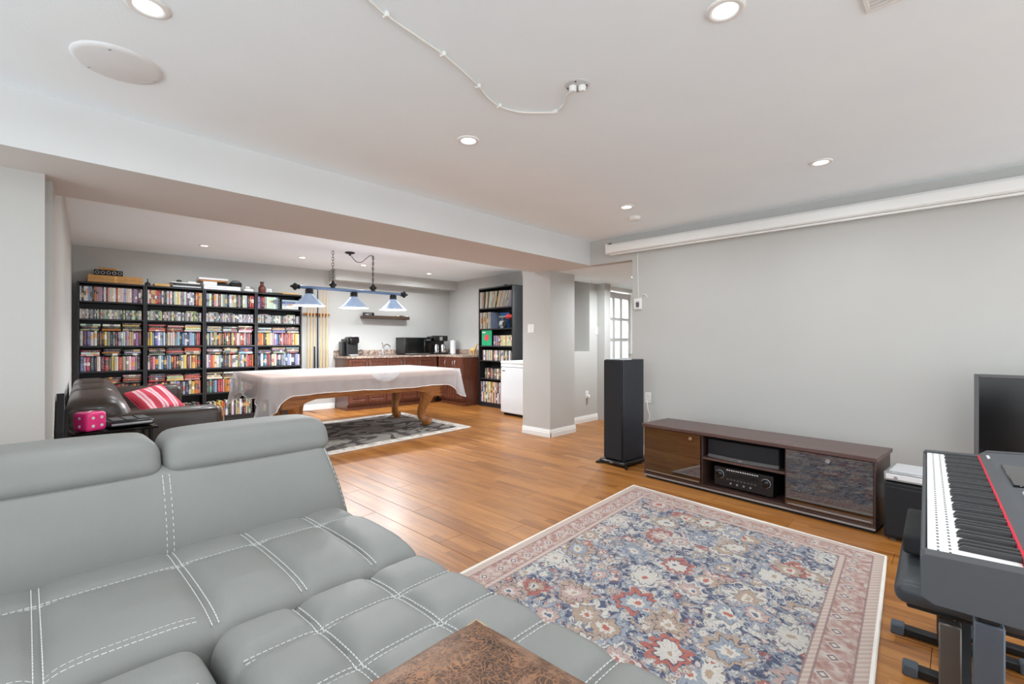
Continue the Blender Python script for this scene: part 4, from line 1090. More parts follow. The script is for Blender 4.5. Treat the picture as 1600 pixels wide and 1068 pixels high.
for c in range(4):
    X0 = BU0 + c * BWD + .026; X1 = BU0 + (c + 1) * BWD - .03
    fr = ((lambda x, y, z: at(x, BV + y, z)), ROT); cn = which[c] + ' black bookcase'
    dv, cd, b3, b4, b5, b6 = rows[c]
    upright_row('dvd', fr, X0, X1 if c < 3 else X0 + .33, SH[5], dv, (.188, .192), .135, '%s disc case, %s from left on top shelf of ' + cn, 'disc cases on the top shelves', setback=.014)
    if c == 3:
        for i, code in enumerate('WWLBL'):
            item('book', fr[0](X0 + .37, .03, SH[5] + .001 + .032 * (i + 1)), (.031, .14, .26), code, '%s book lying %s from bottom in top shelf stack of fourth bookcase' % (PAL[code][1], ordw(i)), 'books lying on the shelves', (0, PI / 2, ROT))
    pal = cd * 3 + 'GKWGAWGWKG'
    cds = ''.join(random.choice(pal) for _ in range(44))
    upright_row('cd', fr, X0, X1 - .01, SH[4], cds, (.124, .126), .14, '%s slim music case, %s from left on second shelf of ' + cn, 'slim music cases', setback=.016)
    if c:
        for k in range(3):
            xx = X0 + .02 + k * .21
            if (c + k) % 4: lying_stack(fr, xx, xx + .14, SH[4] + .127, 'GKA'[k % 3], '%s slim case lying on the music row, ' + cn + ', stack ' + ORD[k] + ' %s', 'books lying on the shelves', th=(.012, .018))
    for si, (sh, codes) in enumerate(((3, b3), (2, b4), (1, b5), (0, b6))):
        sw = ('third', 'fourth', 'fifth', 'sixth')[si]
        hid = (c == 0 and sh <= 1) or (c == 1 and sh == 0) or (c == 3 and sh <= 1)
        hr = (.182, .2) if sh else (.2, .25)
        upright_row('book', fr, X0 + (.0 if sh else .01), X1 - random.uniform(0, .03), SH[sh], codes, hr, .15, '%s upright book, %s from left on ' + sw + ' shelf of ' + cn, 'upright books on the bookcase shelves', vis=.12 if hid else 1.0)
        if sh:
            zt = SH[sh] + .202; top = (SH[sh + 1] - .026)
            stacks = {(0, 3): ('AKEW', 'OKW', 'AKYE'), (0, 2): ('PWM', 'KOEK', 'KGK'), (0, 1): ('PEA', 'KREK', 'KREA'), (1, 3): ('PRKR', 'REMP', 'WCYA'), (1, 2): ('GKAE', 'KRMK', 'AGOR'), (1, 1): ('REMK', 'YASM', 'PRRK'),
                      (2, 3): ('LAGA', 'GWKG', 'WPMA'), (2, 2): ('KEAK', 'KGAE', 'LNKB'), (2, 1): ('WAKA', 'AEKW', 'EKE'), (3, 3): ('LMW', 'VBPM', 'AKGK'), (3, 2): ('NVK', 'GKVA', 'KAEG'), (3, 1): ('VGK', 'KG', 'A')}[c, sh]
            for k, st in enumerate(stacks):
                xa = X0 + .005 + k * .215
                lying_stack(fr, xa, xa + .205, zt, st, '%s book lying %s from bottom in ' + ORD[k] + ' stack, ' + sw + ' shelf, ' + cn, 'books lying on the shelves', top=top, vis=.12 if hid else .8)

# tall bookcase with records by the freezer; local x runs along the wall, front faces the pool table
TB = dict(u=5.59, v0=7.095, w=.97)
TSH = (.085, .535, .875, 1.15, 1.47, 1.86)
tbrot = ROT - PI / 2
bookcase('bookcase', 'tall black bookcase of records and discs beside the white freezer', TB['w'], 2.243, .31, TSH, at(TB['u'], TB['v0']), tbrot)
fr2 = ((lambda x, y, z: at(TB['u'] + y, TB['v0'] - x, z)), tbrot)
def record_row(z, x0, x1, codes, leanmax, lab):
    F, rz = fr2; n = len(codes)
    for i, c in enumerate(codes):
        a = leanmax * (i / n); x = x0 + (x1 - x0) * i / n
        item('record', F(x + .001, .008, z + .001 + .0112 * math.sin(a)), (.011, .29, .308), c, lab % (PAL[c][1], ordw(i)), 'record sleeves', (0, -a * .0, rz) if leanmax == 0 else (0, a, rz))
record_row(TSH[5], .03, .80, 'CWCAKWCEWCWACWKCWPCWACAW', .42, '%s record sleeve, %s from left on top shelf of tall bookcase')
record_row(TSH[4], .03, .36, 'ACWEACWPACKWACL', 0, '%s record sleeve, %s from left on second shelf of tall bookcase')
upright_row('dvd', fr2, .42, .93, TSH[3], 'VKVEGKPSYWSYCSWY', (.188, .192), .135, '%s disc case, %s from left beside the green sleeve, tall bookcase', 'disc cases in the tall bookcase')
upright_row('dvd', fr2, .10, .93, TSH[2], 'GWGKCEWGACKEGPWGKAEWCGKASKEWGK', (.188, .192), .135, '%s disc case, %s from left on fourth shelf of tall bookcase', 'disc cases in the tall bookcase', vis=.9)
upright_row('dvd', fr2, .17, .93, TSH[1], 'EKGEKEAKEGKWPEKGEKAWEKGE', (.188, .192), .135, '%s disc case, %s from left on fifth shelf of tall bookcase', 'disc cases in the tall bookcase', vis=.7)
upright_row('dvd', fr2, .04, .93, TSH[0], 'GWRPCKWPAPRCEAPKWGPARWPGKAEWP', (.188, .192), .135, '%s disc case, %s from left on bottom row of tall bookcase', 'disc cases in the tall bookcase', vis=.7)
upright_row('dvd', fr2, .04, .93, TSH[0] + .194, 'GKLWKCYACYEAYCPAEKWGARYPGKAEWP', (.188, .192), .135, '%s disc case, %s from left on upper bottom row of tall bookcase', 'disc cases in the tall bookcase', vis=.7)
# turn the list into objects: 300 largest books each on their own, the rest joined
names = {'book': ('book', 'book', book_me), 'dvd': ('disc_case', 'disc case', case_me), 'cd': ('music_case', 'music case', case_me), 'record': ('record_sleeve', 'record', case_me)}
ITEMS.sort(key=lambda q: -q[1]); cnt = {}; left = {}
def srgb_lin(c): return lin(c)
for kind, ar, P, dims, colr, label, group, rot in ITEMS:
    cnt[kind] = cnt.get(kind, 0) + 1
    nm, cat, me = names[kind]
    if cnt[kind] <= 300:
        o = link(nm, me, None, P); o.rotation_euler = rot; o.scale = dims; o.color = lin(colr); tag(o, label, cat, group)
    else: left.setdefault(kind, []).append((P, dims, colr, rot))
from mathutils import Euler
for kind, lst in left.items():
    src = UB if kind == 'book' else UC
    mb = MB(); uvs = []; cols = []
    for P, dims, colr, rot in lst:
        mt = Matrix.Translation(P) @ Euler(rot).to_matrix().to_4x4() @ Matrix.Diagonal((*dims, 1))
        mb.add([mt @ Vector(p) for p in src.v], src.f); mb.mi[-len(src.f):] = src.mi; uvs += src.uvs
        rnd = random.random(); cols += [lin(colr)[:3] + (rnd,)] * len(src.uvs)
    mb.uvs = uvs
    me = finish(mb, 'shelved_' + kind + 's', ['book_cover_joined' if kind == 'book' else 'disc_case_joined', 'paper' if kind == 'book' else 'disc_case_joined'])
    ca = me.color_attributes.new('Col', 'FLOAT_COLOR', 'CORNER')
    for i, cc in enumerate(cols): ca.data[i].color = cc
    o = link('shelved_books' if kind == 'book' else 'shelved_cases', me); o['kind'] = 'stuff'
    tag(o, 'remaining small and half hidden books crammed on the bookcase shelves', 'books')

# ------------------------------------------------------------------ things on top of the bookcases
def topbox(name, label, cat, u0, u1, z0, z1, mat, dv=.03, depth=.2, b=.004, rz=0.0):
    cx = (u0 + u1) / 2; w = u1 - u0
    o = B(-w / 2, w / 2, 0, depth, 0, z1 - z0, b=b).build(name, mat); o.location = at(cx, BV + dv, z0); o.rotation_euler = (0, 0, ROT + rz)
    return tag(o, label, cat)
ZT = 2.0215
t = thing('cardboard_box', 'long tan cardboard box on top of the leftmost bookcase', 'box', at(.015, BV + .02, ZT), ROT)
B(0, .575, 0, .22, 0, .098, b=.003).build('box_body', 'cardboard', t); B(.27, .3, -.001, .001, .004, .094).build('tape', 'gold_box', t); B(0, .575, -.001, .0, .045, .047).build('flap_seam', 'bottle_brown', t)
t = thing('patterned_box', 'black box with white pattern stacked on the cardboard box', 'box', at(.08, BV + .03, ZT + .0995), ROT)
B(0, .295, 0, .18, 0, .07, b=.004).build('box_body', 'black_gloss', t)
for k in range(5): MB().tube([(.03 + k * .058 + .02 * math.cos(a), -.002, .035 + .018 * math.sin(a)) for a in [q * PI / 6 for q in range(12)]], .0022, 5, closed=True).build('printed_ring', 'white_box', t)
topbox('small_tan_box', 'small tan box topping the stack above leftmost bookcase', 'box', .13, .31, ZT + .171, ZT + .205, 'cardboard', .06, .12)
MB().lathe([(0, 0), (.03, 0), (.032, .03), (.02, .04), (.008, .05), (.005, .09), (0, .1)], 14).build('black_figurine', 'black_plastic', None, loc=at(.645, BV + .05, ZT))
tag(bpy.data.objects['black_figurine'], 'small pointed black ornament between the first two bookcases', 'ornament')
topbox('tan_game_box', 'flat tan box on the second bookcase from left wall', 'box', .72, .90, ZT, ZT + .035, 'gold_box')
t = thing('game_console', 'black and white console on top of second bookcase', 'console', at(.93, BV + .02, ZT), ROT)
B(0, .35, 0, .22, .004, .028, b=.004).build('lower_shell', 'silver', t); B(.03, .33, .01, .2, .028, .062, b=.005).build('middle_body', 'black_plastic', t); B(-.02, .34, .0, .22, .062, .078, b=.006).build('upper_shell', 'white_plastic', t)
for x in (.04, .3): MB().lathe([(.012, 0), (.012, .005)], 10, (x, .1, 0)).build('foot', 'rubber', t)
topbox('black_controller', 'small black block on top of the console', 'controller', .985, 1.05, ZT + .079, ZT + .115, 'black_plastic', .06, .08, .012)
topbox('white_gadget', 'small white gadget lying beside the black block', 'gadget', 1.12, 1.23, ZT + .079, ZT + .103, 'white_plastic', .06, .08, .01)
t = thing('white_device', 'wide white electronic box on the third bookcase', 'device', at(1.315, BV + .02, ZT), ROT)
B(0, .49, 0, .24, 0, .064, b=.004).build('housing', 'white_box', t); B(.04, .3, -.002, 0, .025, .034).build('slot', 'plate_grey', t)
topbox('white_carton', 'white carton stacked on the wide white box', 'box', 1.31, 1.49, ZT + .0655, ZT + .12, 'white_box', .03, .2)
topbox('black_box_slim', 'slim black box beside the white carton', 'box', 1.5, 1.66, ZT + .0655, ZT + .105, 'black_matte', .04, .18)
topbox('wooden_board', 'thin wooden board lying on the white cartons', 'board', 1.27, 1.63, ZT + .1215, ZT + .142, 'rack_wood', .03, .2)
topbox('white_keyboard_box', 'long white box on top of the wooden board', 'box', 1.25, 1.64, ZT + .1435, ZT + .175, 'white_box', .02, .2)
t = thing('camera_case', 'black and grey camera bag on the third bookcase', 'bag', at(1.672, BV + .03, ZT + .066), ROT)
MB().rbox(0, .16, 0, .13, 0, .07, .02, (4, 4, 3)).build('bag_body', 'black_matte', t, angle=60); MB().tube(smooth_pts([(.01, .06, .06), (.04, .05, .09), (.12, .05, .09), (.15, .06, .06)]), .008, 6).build('strap', 'frame_grey', t)
topbox('white_adapter', 'white rounded box near the end of third bookcase', 'box', 1.86, 2.0, ZT, ZT + .05, 'white_plastic', .04, .14, .014)
topbox('grey_adapter', 'small pale block on the white rounded box', 'block', 1.88, 1.95, ZT + .0515, ZT + .085, 'offwhite_plastic', .05, .08, .01)
o = MB().lathe([(0, .002), (.05, 0), (.055, .01), (.055, .07), (.05, .095), (.028, .12), (.025, .155), (.033, .17), (.031, .178), (.022, .178)], 20).build('brown_bottle', 'bottle_brown', loc=at(2.125, BV + .06, ZT)); tag(o, 'reddish brown clay bottle on the fourth bookcase', 'bottle')
t = thing('photo_frame', 'tiny white square frame beside the brown bottle', 'frame', at(2.20, BV + .08, ZT), ROT)
B(0, .075, 0, .012, 0, .075, b=.003).build('frame_border', 'white_plastic', t); B(.014, .061, -.001, .001, .014, .061).build('picture', 'plate_grey', t)
topbox('black_tray', 'thin black tray in front of the brown bottle', 'tray', 2.19, 2.43, ZT, ZT + .012, 'black_plastic', .012, .05, .003)
topbox('gold_tube', 'long flat golden box on the fourth bookcase', 'box', 2.36, 2.71, ZT + .0, ZT + .032, 'gold_box', .09, .1, .012)

# things in the tall bookcase
def tb(x, y, z): return at(TB['u'] + y, TB['v0'] - x, z)
t = thing('green_sleeve', 'green record sleeve with red round print facing out', 'record', tb(.07, .02, TSH[3] + .001), tbrot)
B(0, .30, 0, .008, 0, .29, b=.001).build('sleeve', 'green_print', t); MB().lathe([(0, -.0012), (.055, -.001), (.06, 0)], 22, (.15, 0, .15), 'Y').build('printed_disc', 'red_print', t)
B(.02, .12, -.001, .001, .24, .26).build('printed_title', 'paper', t)
o = B(0, .26, 0, .007, 0, .30, b=.001).build('blue_sleeve', 'blue_print', loc=tb(.40, .2, TSH[4] + .001), rotz=tbrot); tag(o, 'blue record sleeve at the back of the second shelf', 'record')
t = thing('grey_robot_toy', 'grey upright toy figure on second shelf of tall bookcase', 'toy', tb(.58, .12, TSH[4] + .001), tbrot)
B(-.05, .05, -.03, .03, 0, .05, b=.008).build('base', 'silver', t); B(-.07, .07, -.035, .035, .06, .14, b=.01).build('torso', 'plate_grey', t); B(-.1, .1, -.03, .03, .2, .235, b=.01).build('head', 'silver', t); B(-.03, .03, -.02, .02, .04, .22).build('neck', 'frame_grey', t)
for s in (-1, 1): B(s * .085 - .015, s * .085 + .015, -.02, .02, .03, .13, b=.008).build('arm', 'silver', t)
t = thing('red_horn', 'red horn shaped ornament on second shelf of tall bookcase', 'ornament', tb(.78, .13, TSH[4] + .001), tbrot)
MB().lathe([(.04, -.10), (.045, -.09), (.055, -.03), (.03, .02), (.022, .09), (.0, .1)], 16, (0, 0, .215), 'X').build('horn', 'red_print', t); MB().lathe([(.06, 0), (.06, .012), (.012, .02), (.012, .17), (.02, .18)], 16).build('stand', 'black_plastic', t)
t = thing('round_clock', 'small dark round ornament on second shelf of tall bookcase', 'ornament', tb(.70, .05, TSH[4] + .001), tbrot)
MB().lathe([(0, -.015), (.05, -.015), (.06, 0), (.05, .02), (0, .02)], 20, (0, 0, .075), 'Y').build('disc', 'blackbrown', t); B(-.03, .03, -.012, .012, 0, .02, b=.004).build('foot', 'black_plastic', t)
o = B(0, .07, 0, .05, 0, .03, b=.006).build('black_gadget', 'black_plastic', loc=tb(.64, .08, 2.2445), rotz=tbrot); tag(o, 'small black gadget on top of the tall bookcase', 'gadget')

# ------------------------------------------------------------------ cue rack
t = thing('cue_rack', 'wooden wall rack for pool cues', 'cue rack', at(2.85, 8.62, 0), ROT)
B(0, .44, -.05, -.001, 1.70, 1.735, b=.008).build('top_rail', 'rack_wood', t)
for s in (0, .44): MB().lathe([(.0, -.02), (.014, -.016), (.018, 0), (.014, .016), (0, .02)], 10, (s, -.025, 1.717), 'X').build('rail_knob', 'rack_wood', t)
B(.0, .44, -.105, -.001, .685, .72, b=.006).build('bottom_rail', 'black_matte', t)
for k in range(7): MB().lathe([(.016, -.004), (.016, .004)], 10, (.05 + k * .056, -.054, 1.717), 'Y').build('cue_clip', 'bottle_brown', t)
cuelab = ['pale maple cue nearest the bookcase in wall rack', 'second pale cue from the bookcase in wall rack', 'short black cue in the wall rack', 'long black cue in the middle of wall rack', 'pale cue right after the long black cue', 'second last pale cue in the wall rack', 'pale maple cue nearest the coffee machine in wall rack']
for k in range(7):
    blk = k == 3; half = k == 2
    c = thing('pool_cue', cuelab[k], 'pool cue', at(2.85 + .05 + k * .056, 8.62 - .081, .7215), ROT, 'pool cues in the wall rack')
    tip = 1.45 if not half else 1.15
    MB().tube([(0, 0, .0), (0, 0, .02), (0, 0, .42)], [.014, .0155, .013], 10).build('butt', 'black_matte' if (blk or half) else 'cue_maple', c)
    MB().tube([(0, 0, .42), (0, 0, tip)], [.013, .0068], 10).build('shaft', 'black_matte' if blk else 'cue_maple', c)
    MB().tube([(0, 0, -.0), (0, 0, .035)], .0165, 10).build('bumper', 'black_matte', c)

# ------------------------------------------------------------------ wall shelf
t = thing('wall_shelf', 'dark floating wall shelf above the sink', 'shelf', at(3.9, 8.62, 1.672), ROT)
B(0, 1.0, -.12, -.001, 0, .05, b=.004).build('board', 'dark_shelf', t); B(.0, 1.0, -.126, -.12, .0, .062, b=.002).build('front_lip', 'dark_shelf', t)
t = thing('chalk_box', 'small dark wooden rack on the wall shelf', 'rack', at(3.94, 8.52, 1.7228), ROT)
fr_ = MB(); fr_.box(0, .2, 0, .08, 0, .012, .002); fr_.box(0, .2, 0, .08, .055, .067, .002); fr_.box(0, .012, 0, .08, .012, .055); fr_.box(.188, .2, 0, .08, .012, .055); fr_.build('rack_frame', 'dark_shelf', t)
B(.03, .1, .02, .06, .0125, .035, b=.004).build('chalk', 'shade_blue', t)
for k, c in enumerate(('A', 'C', 'K', 'E', 'A', 'W')):
    o = MB().lathe([(0, 0), (.018, .001), (.02, .012), (.016, .03), (.008, .034), (0, .036)], 12).build('trinket', {'A': 'giraffe', 'C': 'paper', 'K': 'black_plastic', 'E': 'bottle_brown', 'W': 'white_box'}[c], loc=at(4.62 + k * .05, 8.55, 1.7228))
    tag(o, 'tiny %s trinket, %s of the row at the shelf end' % ({'A': 'tan', 'C': 'cream', 'K': 'black', 'E': 'brown', 'W': 'white'}[c], ORD[k]), 'trinket', 'trinkets on the wall shelf')

# ------------------------------------------------------------------ kitchen counter
KZ = .965
def door_part(parent, x0, x1, z0, z1, hx, y=0.0):
    d = MB(); w = .055
    d.box(x0 + .003, x0 + w, y - .02, y, z0, z1, .003); d.box(x1 - w, x1 - .003, y - .02, y, z0, z1, .003); d.box(x0 + w, x1 - w, y - .02, y, z0, z0 + w, .003); d.box(x0 + w, x1 - w, y - .02, y, z1 - w, z1, .003)
    d.box(x0 + w, x1 - w, y - .01, y, z0 + w, z1 - w); d.box(x0 + w + .02, x1 - w - .02, y - .018, y - .009, z0 + w + .02, z1 - w - .02, .006)
    o = d.build('door', 'cherry', parent, angle=25)
    MB().tube(smooth_pts([(hx, y - .019, z1 - .17), (hx, y - .045, z1 - .15), (hx, y - .05, z1 - .11), (hx, y - .045, z1 - .07), (hx, y - .019, z1 - .05)]), .0055, 6).build('handle', 'chrome', o)
def cabinet(label, u, v, rot, w, depth, ndoor, single_handle=1):
    t = thing('base_cabinet', label, 'cabinet', at(u, v), rot, 'cherry base cabinets')
    B(0, w, 0, depth, .10, KZ - .038, b=.002).build('body', 'cherry', t); B(0.0, w, .05, depth, 0, .10).build('toe_kick', 'black_matte' if False else 'cherry', t)
    for k in range(ndoor):
        a, b_ = w * k / ndoor, w * (k + 1) / ndoor
        hx = (b_ - .035 if k % 2 == 0 else a + .035) if ndoor > 1 else (a + .04 if single_handle < 0 else b_ - .04)
        door_part(t, a + .004, b_ - .004, .13, KZ - .05, hx)
    return t
cabinet('cherry double cabinet at the coffee machine end of counter', 3.41, 8.02, ROT, .72, .595, 2)
cabinet('cherry double cabinet under the sink', 4.132, 8.02, ROT, .66, .595, 2)
cabinet('cherry single cabinet below the microwave', 4.794, 8.02, ROT, .45, .595, 1, -1)
cabinet('cherry single cabinet in the inner counter corner', 5.272, 7.975, ROT - PI / 2, .31, .67, 1, 1)
cabinet('cherry double cabinet beside the tall record bookcase', 5.272, 7.663, ROT - PI / 2, .50, .67, 2)
t = thing('worktop', 'speckled brown granite worktop with low backsplash', 'worktop', at(0, 0), ROT)
MB().prism([(3.38, 7.985), (5.245, 7.985), (5.245, 7.14), (5.945, 7.14), (5.945, 8.615), (3.38, 8.615)], KZ - .037, KZ, 'Z').build('slab', 'granite', t, angle=20)
B(3.38, 5.945, 8.595, 8.615, KZ + .0005, KZ + .10, b=.003).build('backsplash', 'granite', t); B(5.925, 5.945, 7.14, 8.594, KZ + .0005, KZ + .10, b=.003).build('backsplash', 'granite', t)
# sink + tap
t = thing('sink', 'small steel sink set into the granite worktop', 'sink', at(4.25, 8.30, KZ + .0008), ROT)
rg = MB(); rg.box(-.24, .24, -.2, -.17, 0, .006, .002); rg.box(-.24, .24, .15, .2, 0, .006, .002); rg.box(-.24, -.21, -.17, .15, 0, .006, .002); rg.box(.21, .24, -.17, .15, 0, .006, .002); rg.build('rim', 'chrome', t)
B(-.21, .21, -.17, .15, 0, .002).build('basin', 'frame_grey', t)
t = thing('tap', 'chrome tap with curved spout behind the sink', 'tap', at(4.30, 8.47, KZ + .0075), ROT)
MB().lathe([(.035, 0), (.035, .012), (.02, .02), (.018, .11), (.012, .12)], 16).build('base', 'chrome', t, angle=50)
MB().tube(smooth_pts([(0, 0, .1), (.01, -.02, .17), (.04, -.07, .2), (.07, -.12, .18), (.08, -.14, .14)]), .011, 8).build('spout', 'chrome', t)
MB().tube([(0, 0, .11), (-.01, .0, .20), (-.03, -.01, .24)], [.012, .009, .007], 8).build('lever', 'chrome', t)
# pod coffee machine
t = thing('pod_coffee_maker', 'black pod coffee machine at the cue rack end of counter', 'coffee maker', at(3.48, 8.22, KZ + .001), ROT)
MB().rbox(0, .22, .04, .30, 0, .31, .02, (5, 5, 6)).build('body', 'black_plastic', t, angle=50)
MB().rbox(.01, .21, -.06, .20, .22, .35, .045, (5, 6, 3)).build('brew_head', 'black_gloss', t, angle=50)
MB().tube(smooth_pts([(.03, -.03, .345), (.05, -.075, .35), (.11, -.09, .352), (.17, -.075, .35), (.19, -.03, .345)]), .009, 8).build('lift_handle', 'silver', t)
B(.03, .19, -.06, .05, .0, .03, b=.008).build('drip_tray', 'silver', t); MB().rbox(-.05, -.002, .08, .28, .01, .26, .015, (2, 4, 4)).build('water_tank', 'black_gloss', t, angle=50)
t = thing('counter_cord', 'black cord looping behind the coffee machine', 'cord', at(3.72, 8.5, KZ + .004), ROT)
MB().tube(smooth_pts([(0, 0, .006), (.04, -.03, .03), (.1, -.02, .09), (.16, 0, .10), (.2, .03, .06), (.19, .06, .0325), (.1, .06, .006)]), .006, 6).build('cable', 'black_plastic', t)
# microwave
t = thing('microwave', 'black microwave oven on the granite worktop', 'microwave', at(4.62, 8.20, KZ + .001), ROT)
B(0, .60, 0, .36, .015, .345, b=.006).build('housing', 'black_plastic', t)
dd = B(.01, .45, -.018, -.001, .025, .335, b=.005).build('door', 'black_gloss', t); B(.06, .40, -.021, -.0185, .07, .29, b=.003).build('window', 'screen_black', dd); B(.425, .44, -.035, -.0185, .05, .31, b=.005).build('handle', 'black_plastic', dd)
B(.46, .592, -.016, -.001, .025, .335, b=.004).build('control_panel', 'black_gloss', t); B(.475, .58, -.018, -.0165, .28, .31).build('display', 'frame_grey', t)
B(.01, .592, -.02, -.001, .016, .024, b=.002).build('chrome_strip', 'silver', t)
for x in (.04, .56): MB().lathe([(.014, 0), (.014, .015)], 10, (x, .05, 0)).build('foot', 'rubber', t); MB().lathe([(.014, 0), (.014, .015)], 10, (x, .31, 0)).build('foot', 'rubber', t)
# drip coffee maker
t = thing('drip_coffee_maker', 'black twin drip coffee maker beside the microwave', 'coffee maker', at(5.29, 8.18, KZ + .001), ROT)
B(0, .34, .14, .30, 0, .37, b=.012).build('tower', 'black_plastic', t); B(0, .34, 0, .14, 0, .035, b=.008).build('warming_plate', 'black_plastic', t); B(0, .34, .0, .14, .27, .385, b=.014).build('brew_head', 'black_gloss', t)
B(.13, .2, -.004, .0, .285, .36, b=.001).build('front_panel', 'silver', t)
for x in (.09, .25):
    c = MB().lathe([(0, .037), (.058, .037), (.062, .06), (.06, .15), (.048, .19), (.05, .205), (.04, .21), (0, .21)], 20, (x, .07, 0)).build('carafe', 'chrome', t, angle=50)
    MB().tube(smooth_pts([(x, .012, .19), (x, -.03, .18), (x, -.035, .12), (x, .008, .09)]), .007, 6).build('carafe_handle', 'black_plastic', c)
# paper towel roll
t = thing('paper_towel_roll', 'white paper towel roll standing on the counter', 'paper towel', at(5.74, 8.16, KZ + .001), ROT)
MB().lathe([(.02, .012), (.062, .012), (.062, .29), (.02, .29)], 24).build('roll', 'white_box', t, angle=40); MB().lathe([(.075, 0), (.075, .01), (.008, .012), (.008, .32), (.014, .33), (.0, .34)], 20).build('holder', 'chrome', t, angle=40)
# carved giraffe lying on the counter end
t = thing('carved_giraffe', 'small carved wooden giraffe on the counter end', 'figurine', at(5.72, 7.42, KZ + .001), ROT - PI / 2)
MB().loft([[(x + r * .3 * math.cos(a) * 0, r * math.cos(a), z + r * math.sin(a)) for a in [2 * PI * k / 10 for k in range(10)]] for x, z, r in ((-.11, .09, .01), (-.1, .09, .03), (-.04, .1, .04), (.03, .1, .038), (.06, .11, .025), (.065, .115, .008))]).build('body', 'giraffe', t, angle=60)
MB().tube(smooth_pts([(.05, 0, .11), (.08, 0, .16), (.10, 0, .20), (.125, 0, .205), (.15, 0, .195)]), [.02] * 8 + [.014] * 8 + [.016] * 5 + [.012] * 4, 8).build('neck_and_head', 'giraffe', t, angle=60)
for x, y in ((-.08, .02), (-.08, -.02), (.03, .02), (.03, -.02)): MB().tube([(x, y, .09), (x, y, .0)], [.011, .008], 8).build('leg', 'giraffe', t)
for y in (-.01, .01): MB().tube([(.105, y, .21), (.1, y * 1.5, .235)], [.005, .002], 6).build('ear', 'giraffe', t)

# ------------------------------------------------------------------ chest-high white freezer
t = thing('freezer', 'white upright mini freezer next to the column', 'freezer', at(5.15, 5.945), ROT - PI / 2)
B(0, .58, .06, .64, .03, .86, b=.012).build('cabinet_body', 'freezer', t); dd = B(.0, .58, 0, .055, .045, .80, b=.014).build('door', 'freezer', t)
B(-.004, .584, -.004, .64, .862, .905, b=.012).build('top_panel', 'white_plastic', t); B(0, .58, .004, .06, .805, .858, b=.008).build('upper_trim', 'white_plastic', t)
B(.05, .12, -.006, -.001, .735, .75, b=.002).build('badge', 'dark_slot', dd)
B(.56, .585, -.02, -.001, .5, .75, b=.006).build('handle', 'white_plastic', dd)
B(.02, .56, .06, .6, .0, .03).build('plinth', 'black_matte', t)

# ------------------------------------------------------------------ brown leather sofa by the left wall (faces the pool table)
t = bs = thing('leather_sofa', 'dark brown leather sofa in front of the bookcases', 'sofa', at(-.10, 4.55), ROT)
SL = 2.72     # length along local y; depth along local x
MB().rbox(.0, .955, .0, .25, .08, .665, .06, (10, 4, 8), lambda x, y, z: (x, y - .012 * math.sin(PI * min(1, max(0, (z - .1) / .5))), z - .025 * max(0, 1 - x / .5) * max(0, (z - .4) / .25) + .02)).build('armrest', 'brown_leather', bs, angle=70)
MB().rbox(.0, .98, SL - .25, SL, .08, .695, .06, (10, 4, 8)).build('armrest', 'brown_leather', bs, angle=70)
def sback(x, y, z):
    f = (z - .3) / .55
    return (x - .09 * f + .035 * math.sin(PI * max(0, min(1, f))) * (1 if x > .25 else 0), y, z + .018 * math.sin(y * 14))
for a, b_ in ((.06, .98), (.98, 1.76), (1.76, SL - .06)):
    def sb(x, y, z, a=a, b_=b_):
        m = (y - a) / (b_ - a); e = 1 - abs(2 * m - 1) ** 4; f = max(0, (z - .3) / .52)
        return (x - .10 * f + .05 * math.sin(PI * min(1, f)) * (1 if x > .25 else .3) * e, y, z - .03 * (1 - e) * f)
    MB().rbox(.07, .40, a, b_, .30, .82, .10, (5, 10, 8), sb).build('back_cushion', 'brown_leather', bs, angle=70)
MB().rbox(.0, .2, .05, SL - .05, .08, .74, .05, (3, 8, 6)).build('back_frame', 'brown_leather', bs, angle=70)
for k in range(3):
    a = .255 + k * (SL - .51) / 3; b_ = a + (SL - .51) / 3 - .004
    MB().rbox(.30, .97, a, b_, .28, .455, .05, (8, 8, 3), lambda x, y, z: (x, y, z + (.015 * math.sin((y - a) / (b_ - a) * PI) if z > .4 else 0))).build('seat_cushion', 'brown_leather', bs, angle=70)
B(.04, .95, .24, SL - .24, .08, .30, b=.01).build('base_frame', 'brown_leather', bs)
for x in (.08, .9):
    for y in (.1, SL - .1): MB().lathe([(.022, 0), (.03, .085)], 12, (x, y, 0)).build('foot', 'black_matte', bs)
MB().tube(smooth_pts([(.96, .02, .10), (.963, .02, .3), (.96, .02, .58), (.95, .04, .66), (.935, .12, .69)]), .006, 6).build('arm_piping', 'tan_leather', bs)
# striped cushion leaning on the sofa seat
def soft_pillow(name, parent, hw, hh, th, mat, n=22):
    mb = MB(); uvs = []
    for sg in (1, -1):
        for i in range(n + 1):
            for j in range(n + 1):
                a, b_ = 2 * i / n - 1, 2 * j / n - 1
                h = th * (max(0, 1 - a * a) ** .45) * (max(0, 1 - b_ * b_) ** .45)
                pin = 1 - .08 * (1 - abs(a)) * abs(b_) ** 6 ; pin2 = 1 - .08 * (1 - abs(b_)) * abs(a) ** 6
                mb.v.append((a * hw * pin2, sg * (h + .003) + .006 * math.sin(a * 7 + b_ * 3) * (1 - a * a), b_ * hh * pin)); uvs.append((i / n, j / n))
    K = (n + 1) ** 2
    for s in (0, 1):
        for i in range(n):
            for j in range(n):
                q = [s * K + i * (n + 1) + j, s * K + (i + 1) * (n + 1) + j, s * K + (i + 1) * (n + 1) + j + 1, s * K + i * (n + 1) + j + 1]
                mb.f.append(tuple(q)); mb.mi.append(0)
    me = mb.mesh(name, mat, angle=80); l = me.uv_layers.new(name='UVMap')
    for lp in me.loops: l.data[lp.index].uv = uvs[lp.vertex_index]
    return link(name, me, parent)
t = thing('striped_cushion', 'red and pink striped cushion on the brown leather sofa', 'cushion', at(.50, 5.75, .655), ROT)
